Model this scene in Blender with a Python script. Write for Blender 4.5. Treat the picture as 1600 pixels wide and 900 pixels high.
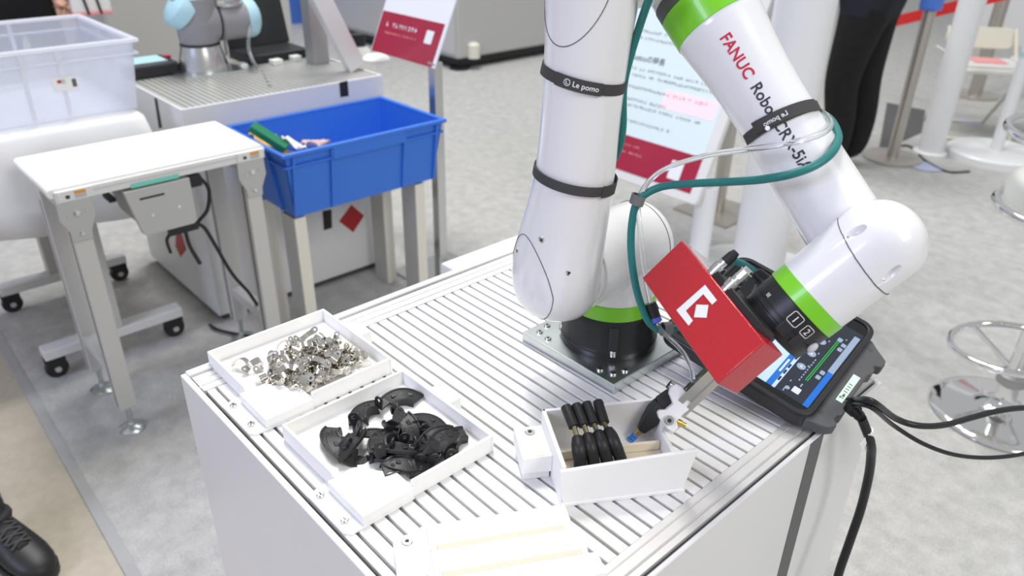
import bpy, bmesh, math, random
from mathutils import Vector, Matrix
import numpy as np
PI = math.pi
random.seed(7)
for o in list(bpy.data.objects): bpy.data.objects.remove(o)
SC = bpy.context.scene
COL = SC.collection

# ------------------------------------------------------------------ camera
CR = np.array([[0.6758632835, 0.7368417926, 0.0165225526],
               [0.3599018270, -0.3103883682, -0.8798464274],
               [-0.6431792106, 0.6006023923, -0.4749708090]])   # rows: right, down, forward
CF = 1209.08
CC = np.array([0.0, 0.0, 1.54])
cam_d = bpy.data.cameras.new('camera')
cam_d.sensor_width = 36; cam_d.lens = CF / 1600 * 36
cam_d.clip_start = 0.05; cam_d.clip_end = 60
cam_d.dof.use_dof = True; cam_d.dof.focus_distance = 0.98; cam_d.dof.aperture_fstop = 5.2
cam = bpy.data.objects.new('camera', cam_d); COL.objects.link(cam)
m = Matrix.Identity(4)
for i in range(3):
    m[i][0] = CR[0][i]; m[i][1] = -CR[1][i]; m[i][2] = -CR[2][i]; m[i][3] = CC[i]
cam.matrix_world = m
SC.camera = cam

# ------------------------------------------------------------------ world, lamps, exposure
W = bpy.data.worlds.new('hall_light'); SC.world = W; W.use_nodes = True
W.node_tree.nodes['Background'].inputs[0].default_value = (0.95, 0.97, 1.0, 1)
W.node_tree.nodes['Background'].inputs[1].default_value = 0.49
def area(loc, sx, sy, power, col, target):
    d = bpy.data.lights.new('hall_or_fill_lamp', 'AREA'); d.shape = 'RECTANGLE'; d.size = sx; d.size_y = sy
    d.energy = power; d.color = col
    o = bpy.data.objects.new('hall_or_fill_lamp', d); COL.objects.link(o); o.location = loc
    o.rotation_euler = (Vector(target) - Vector(loc)).to_track_quat('-Z', 'Y').to_euler()
    return o
area((-2.6, 1.7, 7.5), 1.3, 1.3, 250, (1.0, 0.985, 0.96), (-0.9, 1.0, 0.8))
area((-1.2, -5.0, 4.2), 2.0, 2.0, 170, (0.62, 0.67, 1.0), (-0.8, 0.6, 0.6))  # unseen cool fill, added to light the -y faces bluish
area((-4.8, 3.4, 7.5), 2.2, 2.2, 300, (1.0, 0.99, 0.97), (-2.8, 3.8, 0))
area((3.6, 1.2, 4.4), 2.0, 2.0, 128, (1.0, 0.985, 0.96), (-0.6, 0.9, 0.7))  # fill added out of view to brighten faces towards +x
SC.view_settings.view_transform = 'Standard'
SC.view_settings.look = 'None'
SC.view_settings.gamma = 1.0
SC.view_settings.use_curve_mapping = False
SC.view_settings.exposure = 0.0

# ------------------------------------------------------------------ helpers
def ray(x, y): return CR.T @ np.array([(x - 800) / CF, (y - 450) / CF, 1.0])
def at(x, y, axis, val):
    d = ray(x, y); p = CC + d * ((val - CC[axis]) / d[axis]); return Vector(p)
def dep(x, y, d): return Vector(CC + ray(x, y) * d)
V = Vector
def nrm(a): return V(a).normalized()

WL = {}          # world offset of every thing / part
class MB:
    def __init__(s): s.v = []; s.f = []
    def add(s, vs, fs):
        b = len(s.v); s.v += [V(p) for p in vs]; s.f += [tuple(i + b for i in q) for q in fs]; return s
    def box(s, a, b):
        x0, y0, z0 = a; x1, y1, z1 = b
        return s.add([(x0,y0,z0),(x1,y0,z0),(x1,y1,z0),(x0,y1,z0),(x0,y0,z1),(x1,y0,z1),(x1,y1,z1),(x0,y1,z1)],
                     [(0,3,2,1),(4,5,6,7),(0,1,5,4),(1,2,6,5),(2,3,7,6),(3,0,4,7)])
    def obox(s, c, ax, ay, az, hx, hy, hz):
        c = V(c); ax, ay, az = V(ax)*hx, V(ay)*hy, V(az)*hz
        p = [c-ax-ay-az, c+ax-ay-az, c+ax+ay-az, c-ax+ay-az, c-ax-ay+az, c+ax-ay+az, c+ax+ay+az, c-ax+ay+az]
        return s.add(p, [(0,3,2,1),(4,5,6,7),(0,1,5,4),(1,2,6,5),(2,3,7,6),(3,0,4,7)])
    def bar(s, p0, p1, w, h, up=(0,0,1)):
        p0, p1 = V(p0), V(p1); a = (p1-p0); L = a.length; a.normalize()
        b = V(up).cross(a)
        if b.length < 1e-4: b = V((1,0,0)).cross(a)
        b.normalize(); c = a.cross(b)
        return s.obox((p0+p1)/2, a, b, c, L/2, w/2, h/2)
    def loft(s, secs, seg=40, cap0=True, cap1=True):
        # secs: (center, ax, ay, rx, ry)
        vs = []; fs = []
        for (c, ax, ay, rx, ry) in secs:
            c, ax, ay = V(c), V(ax), V(ay)
            for k in range(seg):
                t = 2*PI*k/seg; vs.append(c + ax*(rx*math.cos(t)) + ay*(ry*math.sin(t)))
        n = len(secs)
        for i in range(n-1):
            for k in range(seg):
                k2 = (k+1) % seg
                fs.append((i*seg+k, i*seg+k2, (i+1)*seg+k2, (i+1)*seg+k))
        if cap0: fs.append(tuple(range(seg-1, -1, -1)))
        if cap1: fs.append(tuple((n-1)*seg+k for k in range(seg)))
        return s.add(vs, fs)
    def lathe(s, o, axis, prof, seg=40, ref=None):
        # prof: (t along axis, radius)
        a = nrm(axis); ax = frame(a, ref)[0]; ay = a.cross(ax); o = V(o)
        return s.loft([(o+a*t, ax, ay, max(r,1e-5), max(r,1e-5)) for t, r in prof], seg)
    def cyl(s, p0, p1, r, r2=None, seg=24):
        p0, p1 = V(p0), V(p1); L = (p1-p0).length
        return s.lathe(p0, p1-p0, [(0, r), (L, r if r2 is None else r2)], seg)
    def capsule(s, p0, p1, r, r2=None, seg=40, h0=1.0, h1=1.0, n=8):
        r2 = r if r2 is None else r2; p0, p1 = V(p0), V(p1); L = (p1-p0).length
        pr = [(-r*h0*math.cos(PI/2*i/n), r*math.sin(PI/2*i/n)) for i in range(n)] if h0 else []
        pr += [(0, r), (L, r2)]
        if h1: pr += [(L+r2*h1*math.sin(PI/2*i/n), r2*math.cos(PI/2*i/n)) for i in range(1, n+1)]
        return s.lathe(p0, p1-p0, pr, seg)
    def tube(s, pts, r, seg=10, closed=False):
        pts = [V(p) for p in pts]; n = len(pts); secs = []; prev = None
        for i in range(n):
            a = pts[(i+1) % n] - pts[i-1] if closed else pts[min(i+1, n-1)] - pts[max(i-1, 0)]
            a.normalize()
            if prev is None: x = frame(a)[0]
            else: x = (prev - a*prev.dot(a)).normalized()
            prev = x; rr = r(i/(n-1)) if callable(r) else r
            secs.append((pts[i], x, a.cross(x), rr, rr))
        if closed:
            b = len(s.v); s.loft(secs, seg, False, False)
            for k in range(seg): s.f.append((b+(n-1)*seg+k, b+(n-1)*seg+(k+1) % seg, b+(k+1) % seg, b+k))
            return s
        return s.loft(secs, seg)
    def prism(s, poly, o, ex, ey, ez, h):
        # poly in (ex,ey) plane, extruded along ez by h
        o, ex, ey, ez = V(o), V(ex), V(ey), V(ez); n = len(poly)
        vs = [o+ex*x+ey*y for x, y in poly] + [o+ex*x+ey*y+ez*h for x, y in poly]
        fs = [tuple(range(n-1, -1, -1)), tuple(range(n, 2*n))] + [(i, (i+1) % n, n+(i+1) % n, n+i) for i in range(n)]
        return s.add(vs, fs)
    def band(s, inner, outer, o, ex, ey, ez, h):
        # closed ring between two outlines of the same count, extruded
        o, ex, ey, ez = V(o), V(ex), V(ey), V(ez); n = len(inner)
        P = lambda q, z: o+ex*q[0]+ey*q[1]+ez*z
        vs = [P(q,0) for q in inner]+[P(q,0) for q in outer]+[P(q,h) for q in inner]+[P(q,h) for q in outer]
        fs = []
        for i in range(n):
            j = (i+1) % n
            fs += [(i, j, n+j, n+i), (2*n+i, 3*n+i, 3*n+j, 2*n+j), (n+i, n+j, 3*n+j, 3*n+i), (i, 2*n+i, 2*n+j, j)]
        return s.add(vs, fs)
    def sheet(s, grid, closed=False):
        b = len(s.v); R_ = len(grid); C_ = len(grid[0])
        for row in grid: s.v += [V(p) for p in row]
        for i in range(R_-1):
            for j in range(C_-1 if not closed else C_):
                j2 = (j+1) % C_; s.f.append((b+i*C_+j, b+i*C_+j2, b+(i+1)*C_+j2, b+(i+1)*C_+j))
        return s
    def ball(s, c, rx, ry=None, rz=None, ax=(1,0,0), ay=(0,1,0), az=(0,0,1), seg=20, rg=10):
        ry = ry or rx; rz = rz or rx; c = V(c); ax, ay, az = V(ax), V(ay), V(az)
        g = []
        return s.loft([(c+az*(-rz*math.cos(PI*(i+.02)/(rg+.04))), ax, ay, rx*math.sin(PI*(i+.02)/(rg+.04)), ry*math.sin(PI*(i+.02)/(rg+.04))) for i in range(rg+1)], seg)
    def build(s, name, mat, parent=None, smooth=35, bevel=0, bseg=2, solid=0, sub=0, fix=True):
        off = WL.get(parent.name, V((0,0,0))) if parent else V((0,0,0))
        me = bpy.data.meshes.new(name)
        me.from_pydata([tuple(p-off) for p in s.v], [], s.f)
        me.update()
        if fix:
            bm = bmesh.new(); bm.from_mesh(me); bmesh.ops.recalc_face_normals(bm, faces=bm.faces); bm.to_mesh(me); bm.free()
        me.materials.append(MAT[mat] if isinstance(mat, str) else mat)
        if smooth:
            for p in me.polygons: p.use_smooth = True
            me.set_sharp_from_angle(angle=math.radians(smooth))
        o = bpy.data.objects.new(name, me); COL.objects.link(o)
        if parent: o.parent = parent
        WL[o.name] = off
        if solid:
            q = o.modifiers.new('solid', 'SOLIDIFY'); q.thickness = solid; q.offset = 0
        if bevel:
            q = o.modifiers.new('bevel', 'BEVEL'); q.width = bevel; q.segments = bseg; q.limit_method = 'ANGLE'; q.angle_limit = math.radians(40)
        if sub:
            q = o.modifiers.new('sub', 'SUBSURF'); q.levels = sub; q.render_levels = sub
        return o
def frame(a, ref=None):
    a = nrm(a); r = V(ref) if ref is not None else (V((0,0,1)) if abs(a.z) < .9 else V((1,0,0)))
    x = (r - a*r.dot(a)).normalized(); return x, a.cross(x)
def tag(o, label=None, cat=None, group=None, kind=None):
    if label: o['label'] = label
    if cat: o['category'] = cat
    if group: o['group'] = group
    if kind: o['kind'] = kind
    return o
def thing(name, loc, label=None, cat=None, group=None, kind=None):
    o = bpy.data.objects.new(name, None); COL.objects.link(o); o.location = loc; o.empty_display_size = .05
    WL[o.name] = V(loc); return tag(o, label, cat, group, kind)
def child_copy(o, parent, shift):
    c = o.copy(); COL.objects.link(c); c.parent = parent; c.location = V(o.location)+V(shift); WL[c.name] = WL[o.name]; return c
def smooth_path(pts, n=10):
    pts = [V(p) for p in pts]; P = [pts[0]*2-pts[1]] + pts + [pts[-1]*2-pts[-2]]; out = []
    for i in range(1, len(P)-2):
        for k in range(n):
            t = k/n; a, b, c, d = P[i-1], P[i], P[i+1], P[i+2]
            out.append(.5*((2*b)+(c-a)*t+(2*a-5*b+4*c-d)*t*t+(3*b-a-3*c+d)*t**3))
    out.append(pts[-1]); return out
def rrect(w, h, r, n=5, cx=0, cy=0):
    out = []
    for (sx, sy, a0) in ((1,1,0),(-1,1,PI/2),(-1,-1,PI),(1,-1,1.5*PI)):
        for k in range(n+1):
            a = a0+PI/2*k/n; out.append((cx+sx*(w/2-r)+r*math.cos(a), cy+sy*(h/2-r)+r*math.sin(a)))
    return out
def circ(r, n=16, cx=0, cy=0): return [(cx+r*math.cos(2*PI*k/n), cy+r*math.sin(2*PI*k/n)) for k in range(n)]

# ------------------------------------------------------------------ materials
MAT = {}
def mat(name, col, rough=.5, metal=0.0, noise=0, nscale=40, bump=0, bscale=200, spec=.5, trans=0, emit=0, coat=0, alpha=1, aniso=None, ior=1.45, sss=0, ramp=None, detail=4):
    M_ = bpy.data.materials.new(name); M_.use_nodes = True; nt = M_.node_tree; b = nt.nodes['Principled BSDF']
    c = tuple(col)+(1,)
    b.inputs['Base Color'].default_value = c; b.inputs['Roughness'].default_value = rough; b.inputs['Metallic'].default_value = metal
    b.inputs['Specular IOR Level'].default_value = spec; b.inputs['IOR'].default_value = ior
    b.inputs['Transmission Weight'].default_value = trans; b.inputs['Coat Weight'].default_value = coat; b.inputs['Coat Roughness'].default_value = .05
    b.inputs['Alpha'].default_value = alpha
    if emit: b.inputs['Emission Color'].default_value = c; b.inputs['Emission Strength'].default_value = emit
    tc = nt.nodes.new('ShaderNodeTexCoord')
    if noise or ramp:
        mp = nt.nodes.new('ShaderNodeMapping'); nt.links.new(tc.outputs['Object'], mp.inputs[0])
        if aniso: mp.inputs['Scale'].default_value = aniso
        n = nt.nodes.new('ShaderNodeTexNoise'); n.inputs['Scale'].default_value = nscale; n.inputs['Detail'].default_value = detail
        nt.links.new(mp.outputs[0], n.inputs['Vector'])
        r = nt.nodes.new('ShaderNodeValToRGB'); e = r.color_ramp.elements
        lo = tuple(x*(1-noise) for x in col); hi = tuple(min(1, x*(1+noise*.7)) for x in col)
        if ramp: lo, hi = ramp
        e[0].position = .3; e[1].position = .7; e[0].color = tuple(lo)+(1,); e[1].color = tuple(hi)+(1,)
        nt.links.new(n.outputs['Fac'], r.inputs[0]); nt.links.new(r.outputs[0], b.inputs['Base Color'])
    if bump:
        n2 = nt.nodes.new('ShaderNodeTexNoise'); n2.inputs['Scale'].default_value = bscale; n2.inputs['Detail'].default_value = 3
        nt.links.new(tc.outputs['Object'], n2.inputs['Vector'])
        bp = nt.nodes.new('ShaderNodeBump'); bp.inputs['Strength'].default_value = bump; bp.inputs['Distance'].default_value = .002
        nt.links.new(n2.outputs['Fac'], bp.inputs['Height']); nt.links.new(bp.outputs[0], b.inputs['Normal'])
    MAT[name] = M_; return M_
mat('robot_white', (.80,.80,.81), .22, coat=.5)
mat('green', (.20,.62,.02), .3, coat=.3)
mat('base_black', (.018,.019,.021), .32)
mat('flange_black', (.016,.016,.017), .38)
mat('seam_dark', (.03,.03,.035), .6)
mat('ring_grey', (.10,.10,.105), .5)
mat('zinc', (.68,.73,.72), .28, 1.0, noise=.12, nscale=14)
mat('chrome', (.82,.82,.82), .08, 1.0)
mat('steel', (.62,.62,.61), .25, 1.0)
mat('nickel', (.70,.67,.61), .16, 1.0)
mat('alu', (.80,.79,.77), .45, .6, noise=.03, nscale=30, aniso=(1,60,60))
mat('alu_slat', (.83,.825,.81), .55, .2, noise=.03, nscale=30, aniso=(1,60,60))
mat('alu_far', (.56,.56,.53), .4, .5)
mat('alu_dark', (.40,.40,.40), .5, .6)
mat('slot_dark', (.07,.07,.07), .7)
mat('panel_white', (.72,.72,.72), .35, noise=.015, nscale=6)
mat('print_white', (.88,.875,.855), .55, bump=.08, bscale=500)
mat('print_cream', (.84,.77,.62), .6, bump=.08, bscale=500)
mat('black_plastic', (.022,.022,.023), .42, bump=.25, bscale=600)
mat('rubber', (.016,.016,.017), .45, bump=.15, bscale=500)
mat('brass_dull', (.20,.18,.09), .4, .7)
mat('brass', (.55,.43,.22), .25, 1.0)
mat('gold', (.75,.50,.12), .25, 1.0)
mat('blue_tip', (.07,.24,.72), .4)
mat('red_paint', (.50,.012,.022), .22, coat=.6, bump=.35, bscale=330)
mat('mark_white', (.85,.85,.86), .5)
mat('teal_cable', (.015,.18,.17), .42)
mat('black_cable', (.012,.012,.013), .4)
mat('velcro', (.055,.053,.052), .75, bump=.3, bscale=900)
mat('velcro_grey', (.16,.16,.155), .75, bump=.3, bscale=900)
mat('text_dark', (.03,.032,.036), .5)
mat('text_red', (.55,.02,.05), .5)
mat('clip_grey', (.17,.17,.165), .45)
mat('pend_dark', (.022,.022,.024), .38)
mat('pend_grey', (.085,.087,.092), .5)
mat('screen_glass', (.008,.009,.010), .06)
mat('ui_navy', (.022,.027,.038), .12, emit=.15)
mat('ui_blue', (.012,.11,.42), .12, emit=.45)
mat('ui_pale', (.42,.55,.68), .12, emit=.2)
mat('ui_grey', (.24,.31,.42), .12, emit=.2)
mat('ui_white', (.5,.54,.58), .12, emit=.25)
mat('ui_green', (.02,.35,.06), .12, emit=.5)
mat('label_mint', (.60,.80,.66), .6)
mat('conv_grey', (.56,.555,.53), .45)
mat('conv_plate', (.50,.50,.49), .4, .3)
mat('belt_white', (.87,.87,.85), .5)
mat('cream', (.74,.71,.62), .5)
mat('caster_black', (.02,.02,.022), .5)
mat('orange', (.75,.30,.04), .5)
mat('tape_teal', (.18,.62,.53), .5)
mat('tote_blue', (.035,.17,.66), .4, bump=.05, bscale=200)
mat('kraft', (.72,.47,.12), .7)
mat('leaf_green', (.01,.19,.08), .5)
mat('paper', (.80,.78,.76), .7)
mat('tape_black', (.014,.014,.016), .6)
mat('diamond_red', (.42,.02,.025), .5)
mat('cabinet_grey', (.48,.475,.455), .5)
mat('cabinet_light', (.60,.60,.59), .5)
mat('cobot_grey', (.27,.265,.285), .4)
mat('cobot_blue', (.42,.66,.74), .45)
mat('backdrop_blue', (.08,.20,.66), .6)
mat('sign_white', (.80,.82,.86), .25)
mat('sign_screen', (.63,.74,.78), .12, emit=.12)
mat('sign_pink', (.86,.70,.76), .12, emit=.12)
mat('sign_red', (.36,.02,.055), .18)
mat('sign_ink', (.10,.12,.15), .4)
mat('pole_white', (.78,.785,.79), .3)
mat('steel_pole', (.52,.49,.44), .35, .8)
mat('belt_red', (.60,.02,.02), .6)
mat('mat_dark', (.10,.10,.105), .9)
mat('chair_cream', (.66,.65,.55), .5)
mat('cushion', (.72,.73,.66), .5)
mat('trouser_black', (.008,.008,.009), .9, noise=.3, nscale=30)
mat('jacket_navy', (.012,.013,.022), .9)
mat('shirt_black', (.006,.006,.007), .9)
mat('apron', (.02,.02,.026), .9)
mat('skin', (.50,.29,.20), .55)
mat('hair', (.02,.015,.012), .6)
mat('denim', (.10,.115,.16), .9, noise=.3, nscale=60)
mat('shoe_black', (.014,.014,.015), .45)
mat('lace_grey', (.06,.06,.062), .85)
mat('shoe_lace', (.025,.025,.026), .8)
mat('dark_box', (.015,.016,.018), .45)
mat('sign_glue', (.30,.30,.30), .5)
mat('pale_pink', (.72,.52,.46), .7)
mat('pinkish', (.80,.33,.33), .6)
mat('clear_tube', (.93,.95,.95), .06, trans=.92, ior=1.35)
mat('blue_light', (.09,.12,.55), .4)
mat('led_blue', (.42,.46,.62), .5)
mat('edge_tape', (.38,.38,.375), .6, noise=.06, nscale=10)
# translucent polypropylene
def poly(name, col, tr):
    M_ = bpy.data.materials.new(name); M_.use_nodes = True; nt = M_.node_tree; nt.nodes.clear()
    out = nt.nodes.new('ShaderNodeOutputMaterial'); mx = nt.nodes.new('ShaderNodeMixShader'); mx2 = nt.nodes.new('ShaderNodeMixShader')
    t = nt.nodes.new('ShaderNodeBsdfTransparent'); d = nt.nodes.new('ShaderNodeBsdfPrincipled'); l = nt.nodes.new('ShaderNodeBsdfTranslucent')
    d.inputs['Base Color'].default_value = tuple(col)+(1,); d.inputs['Roughness'].default_value = .3; l.inputs[0].default_value = tuple(col)+(1,)
    nt.links.new(d.outputs[0], mx2.inputs[1]); nt.links.new(l.outputs[0], mx2.inputs[2]); mx2.inputs[0].default_value = .45
    nt.links.new(mx2.outputs[0], mx.inputs[1]); nt.links.new(t.outputs[0], mx.inputs[2]); mx.inputs[0].default_value = tr
    nt.links.new(mx.outputs[0], out.inputs[0]); MAT[name] = M_
poly('poly_clear', (.82,.85,.93), .55)
poly('poly_rim', (.88,.89,.93), .12)
# carpet: needle felt, grey, mottled at two scales
def carpet(name, dark, light, s1, s2, bump=.5, rough=.95):
    M_ = bpy.data.materials.new(name); M_.use_nodes = True; nt = M_.node_tree; b = nt.nodes['Principled BSDF']
    tc = nt.nodes.new('ShaderNodeTexCoord'); n1 = nt.nodes.new('ShaderNodeTexNoise'); n2 = nt.nodes.new('ShaderNodeTexNoise')
    n1.inputs['Scale'].default_value = s1; n1.inputs['Detail'].default_value = 5; n1.inputs['Roughness'].default_value = .65
    n2.inputs['Scale'].default_value = s2; n2.inputs['Detail'].default_value = 3
    for n in (n1, n2): nt.links.new(tc.outputs['Object'], n.inputs['Vector'])
    ad = nt.nodes.new('ShaderNodeMix'); ad.inputs[0].default_value = .4; nt.links.new(n1.outputs['Fac'], ad.inputs[2]); nt.links.new(n2.outputs['Fac'], ad.inputs[3])
    r = nt.nodes.new('ShaderNodeValToRGB'); r.color_ramp.elements[0].position = .33; r.color_ramp.elements[1].position = .64
    r.color_ramp.elements[0].color = tuple(dark)+(1,); r.color_ramp.elements[1].color = tuple(light)+(1,)
    nt.links.new(ad.outputs[0], r.inputs[0]); nt.links.new(r.outputs[0], b.inputs['Base Color']); b.inputs['Roughness'].default_value = rough
    bp = nt.nodes.new('ShaderNodeBump'); bp.inputs['Strength'].default_value = bump; bp.inputs['Distance'].default_value = .003
    nt.links.new(n2.outputs['Fac'], bp.inputs['Height']); nt.links.new(bp.outputs[0], b.inputs['Normal']); MAT[name] = M_
carpet('carpet', (.345,.342,.330), (.520,.516,.500), 16, 150)
carpet('concrete', (.40,.355,.275), (.49,.44,.355), 3, 40, .15, .7)

# ------------------------------------------------------------------ lettering (flat outlines, made first)
def text2d(s, size, bold=0.0, spacing=1.0):
    c = bpy.data.curves.new('t', 'FONT'); c.body = s; c.size = size; c.resolution_u = 3; c.offset = bold; c.space_character = spacing
    o = bpy.data.objects.new('t', c); COL.objects.link(o); dg = bpy.context.evaluated_depsgraph_get()
    me = bpy.data.meshes.new_from_object(o.evaluated_get(dg))
    vs = [(p.co.x, p.co.y) for p in me.vertices]; fs = [tuple(p.vertices) for p in me.polygons]
    bpy.data.objects.remove(o); bpy.data.curves.remove(c); bpy.data.meshes.remove(me)
    return vs, fs
TX = {}
for k, (s, z, b) in {'brand': ('FANUC', .0175, .0004), 'model': ('Robot CRX-5iA', .0175, .0003), 'one': ('1', .0115, 0), 'two': ('2', .0105, 0), 'three': ('3', .008, 0), 'ee': ('EE', .0055, 0),
                  'pomo': ('Le pomo', .0085, .0001), 'ids': ('Tw- 1 1 1 1', .0072, .0002), 'head': ('Guticuの特長', .036, .0005)}.items():
    TX[k] = text2d(s, z, b)
def flat_text(mb, key, o, ex, ey, lift=0):
    vs, fs = TX[key]; o, ex, ey = V(o), V(ex), V(ey); n = ex.cross(ey).normalized()*lift
    mb.add([o+ex*x+ey*y+n for x, y in vs], fs); return mb
def wrap_shape(mb, vs, fs, o, axis, n, rad, t0, s0, xt, xs, yt, ys):
    # t = along axis, s = arc length round the cylinder measured from direction n
    o, a, n = V(o), nrm(axis), V(n); n = (n-a*n.dot(a)).normalized(); b = a.cross(n); out = []
    for x, y in vs:
        t = t0+x*xt+y*yt; sl = s0+x*xs+y*ys; r = rad(t) if callable(rad) else rad; ph = sl/r
        out.append(o+a*t+(n*math.cos(ph)+b*math.sin(ph))*r)
    mb.add(out, fs); return mb
def ring2d(w, h, r, th):
    a = rrect(w, h, r, 3); b = rrect(w-2*th, h-2*th, max(r-th, .0002), 3); n = len(a)
    return a+b, [(i, (i+1) % n, n+(i+1) % n, n+i) for i in range(n)]

# ================================================================== SETTING
# floor: concrete hall floor with a carpet laid on it, edge at y = .25
fl = MB().box((-14,-6,-.05),(9,16,-.004)).build('floor', 'concrete', smooth=0)
tag(fl, 'beige concrete hall floor at the lower left', kind='structure')
def edge_y(x, o): return .263+o-(x+2.25)*.0165
def skew_slab(o0, o1, z0, z1, name, m_):
    xs = (-14, 9); v = []
    for z_ in (z0, z1):
        for x in xs:
            v += [(x, edge_y(x, o0), z_), (x, edge_y(x, o1) if o1 is not None else 16, z_)]
    return MB().add(v, [(0,1,3,2),(4,6,7,5),(0,2,6,4),(1,5,7,3),(0,4,5,1),(2,3,7,6)]).build(name, m_, smooth=0)
ca = skew_slab(0, None, -.004, 0, 'carpet', 'carpet')
tag(ca, 'mottled light grey felt carpet under the booth', 'carpet', kind='structure')
tp = skew_slab(-.029, 0, -.004, .0015, 'trim_1', 'edge_tape')
tag(tp, 'grey tape strip sealing the carpet edge', kind='structure')

# ================================================================== WORK TABLE
TZ = .90
tb = thing('work_table', (-.64,.65,0), 'white panelled work table with slotted aluminium top under the red-boxed robot', 'table')
X0, X1 = -.922, -.351          # slat span
MB().box((X0-.03,.285,TZ-.03),(X1+.02,1.012,TZ-.0075)).build('base_plate', 'alu_dark', tb, smooth=0)
PIT = .01907; first = .5485-13*PIT
sl = None
ylist = [first+k*PIT for k in range(37)]
hw = (PIT-.0042)/2
sm = MB().box((X0,-hw,-.0085),(X1,hw,0))
for k, y in enumerate(ylist):
    yc = y+PIT/2
    if sl is None:
        q = MB(); q.add([p+V((0,yc,TZ)) for p in sm.v], sm.f); sl = q.build('slat', 'alu_slat', tb, smooth=0, bevel=.0007, bseg=1)
        y_ref = yc
    else: child_copy(sl, tb, (0, yc-y_ref, 0))
q = MB().box((X0,.2875,TZ-.0085),(X1,first-.0021,TZ)).build('slat', 'alu_slat', tb, smooth=0, bevel=.0007, bseg=1)
# near rail (T-slot extrusion) and far rail, profiles in x,z extruded along y
def rail(name, prof, y0, y1, m_='alu'):
    q = MB(); q.prism(prof, (0,y0,0), (1,0,0), (0,0,1), (0,1,0), y1-y0); return q.build(name, m_, tb, smooth=0)
z = TZ+.0012
rail('edge_rail', [(-.3505,z-.035),(-.3505,z),(-.3425,z),(-.3425,z-.0006),(-.3415,z-.0022),(-.3405,z-.0006),(-.3400,z),(-.3290,z),(-.3290,z-.0015),(-.3268,z-.0045),(-.3262,z-.0008),(-.3185,z-.0008),(-.3185,z-.035)], .284, 1.017)
rail('edge_rail', [(-.9225,z-.035),(-.9225,z),(-.934,z),(-.934,z-.0015),(-.936,z-.004),(-.938,z-.0015),(-.938,z),(-.950,z),(-.950,z-.0012),(-.952,z-.003),(-.953,z),(-.964,z),(-.964,z-.035)], .284, 1.017)
rail('gap_strip', [(-.3185,z-.03),(-.3185,z-.006),(-.3148,z-.006),(-.3148,z-.03)], .284, 1.017, 'slot_dark')
MB().box((-.964,.2815,TZ-.03),(-.316,.2865,TZ-.006)).build('gap_strip', 'slot_dark', tb, smooth=0)
MB().box((-.978,.2735,.05),(-.310,.2815,TZ+.0035)).build('side_panel', 'panel_white', tb, smooth=0, bevel=.001, bseg=1)
MB().box((-.3145,.2815,.05),(-.3085,1.021,TZ-.001)).build('front_panel', 'panel_white', tb, smooth=0, bevel=.001, bseg=1)
MB().box((-.980,.2815,.05),(-.966,1.021,TZ+.0055)).build('back_panel', 'panel_white', tb, smooth=0, bevel=.001, bseg=1)
MB().box((-.966,1.013,.05),(-.3145,1.021,TZ+.001)).build('side_panel', 'panel_white', tb, smooth=0, bevel=.001, bseg=1)
MB().box((-.964,.2865,TZ-.008),(-.935,.306,TZ+.0018)).build('corner_cap', 'cabinet_light', tb, smooth=0, bevel=.006, bseg=3)
# plinth and grey stripe on the front panel
MB().box((-.965,.29,0),(-.32,1.01,.05)).build('plinth', 'slot_dark', tb, smooth=0)
ya = at(1265,700,0,-.3085).y; yb = at(1286,681,0,-.3085).y
MB().box((-.3085,ya,.06),(-.3078,yb,TZ-.0035)).build('stripe', 'ring_grey', tb, smooth=0)
# white cable duct along the far side
p0 = at(702,424,2,TZ-.02); 
MB().box((-1.045,p0.y,TZ-.075),(-.981,1.02,TZ-.012)).build('cable_duct', 'panel_white', tb, smooth=0, bevel=.004)

# ================================================================== ROBOT ARM
BX, BY = -.637, .798
rb = thing('robot_arm', (BX,BY,TZ), 'white collaborative robot arm with green rings bolted to the slotted work table', 'robot')
pz = TZ+.0165
mp = MB().box((BX-.0925,BY-.0935,TZ),(BX+.0925,BY+.0935,pz)).build('mounting_plate', 'zinc', rb, smooth=0, bevel=.0012, bseg=2)
for dx, dy in ((.074,-.074),(.055,-.080),(.080,-.055),(-.074,-.074),(-.052,-.078),(-.080,-.052),(.074,.074),(.052,.078)):
    bz = MB().lathe((BX+dx,BY+dy,pz-.001), (0,0,1), [(0,.0052),(.0028,.0052),(.0036,.0046)], 14).build('bolt', 'steel', mp)
    MB().cyl((BX+dx,BY+dy,pz+.0024),(BX+dx,BY+dy,pz+.0029), .0022, seg=6).build('socket', 'seam_dark', bz)
# black base
bb = MB().lathe((BX,BY,pz), (0,0,1), [(0,.072),(.010,.0735),(.013,.0725),(.015,.071),(.052,.069),(.058,.0665),(.0605,.0655)], 64).build('base', 'base_black', rb)
ang = math.atan2(-BY, -BX)
for k in range(4):
    a = ang+.13+k*PI/2; d = V((math.cos(a), math.sin(a), 0)); c = V((BX,BY,0))
    MB().obox(c+d*.067+V((0,0,pz+.030)), d, V((-d.y,d.x,0)), (0,0,1), .0045, .0075, .024).build('bolt_recess', 'seam_dark', bb, bevel=.003)
    MB().lathe(c+d*.0705+V((0,0,pz+.008)), (0,0,1), [(0,.0052),(.008,.0052),(.009,.0045)], 12).build('bolt', 'steel', bb)
MB().lathe((BX,BY,pz+.0605), (0,0,1), [(0,.0655),(.001,.0668),(.0215,.0655),(.0225,.064)], 64).build('green_ring', 'green', rb)
J2 = V((-.637,.675,1.061))
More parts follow.
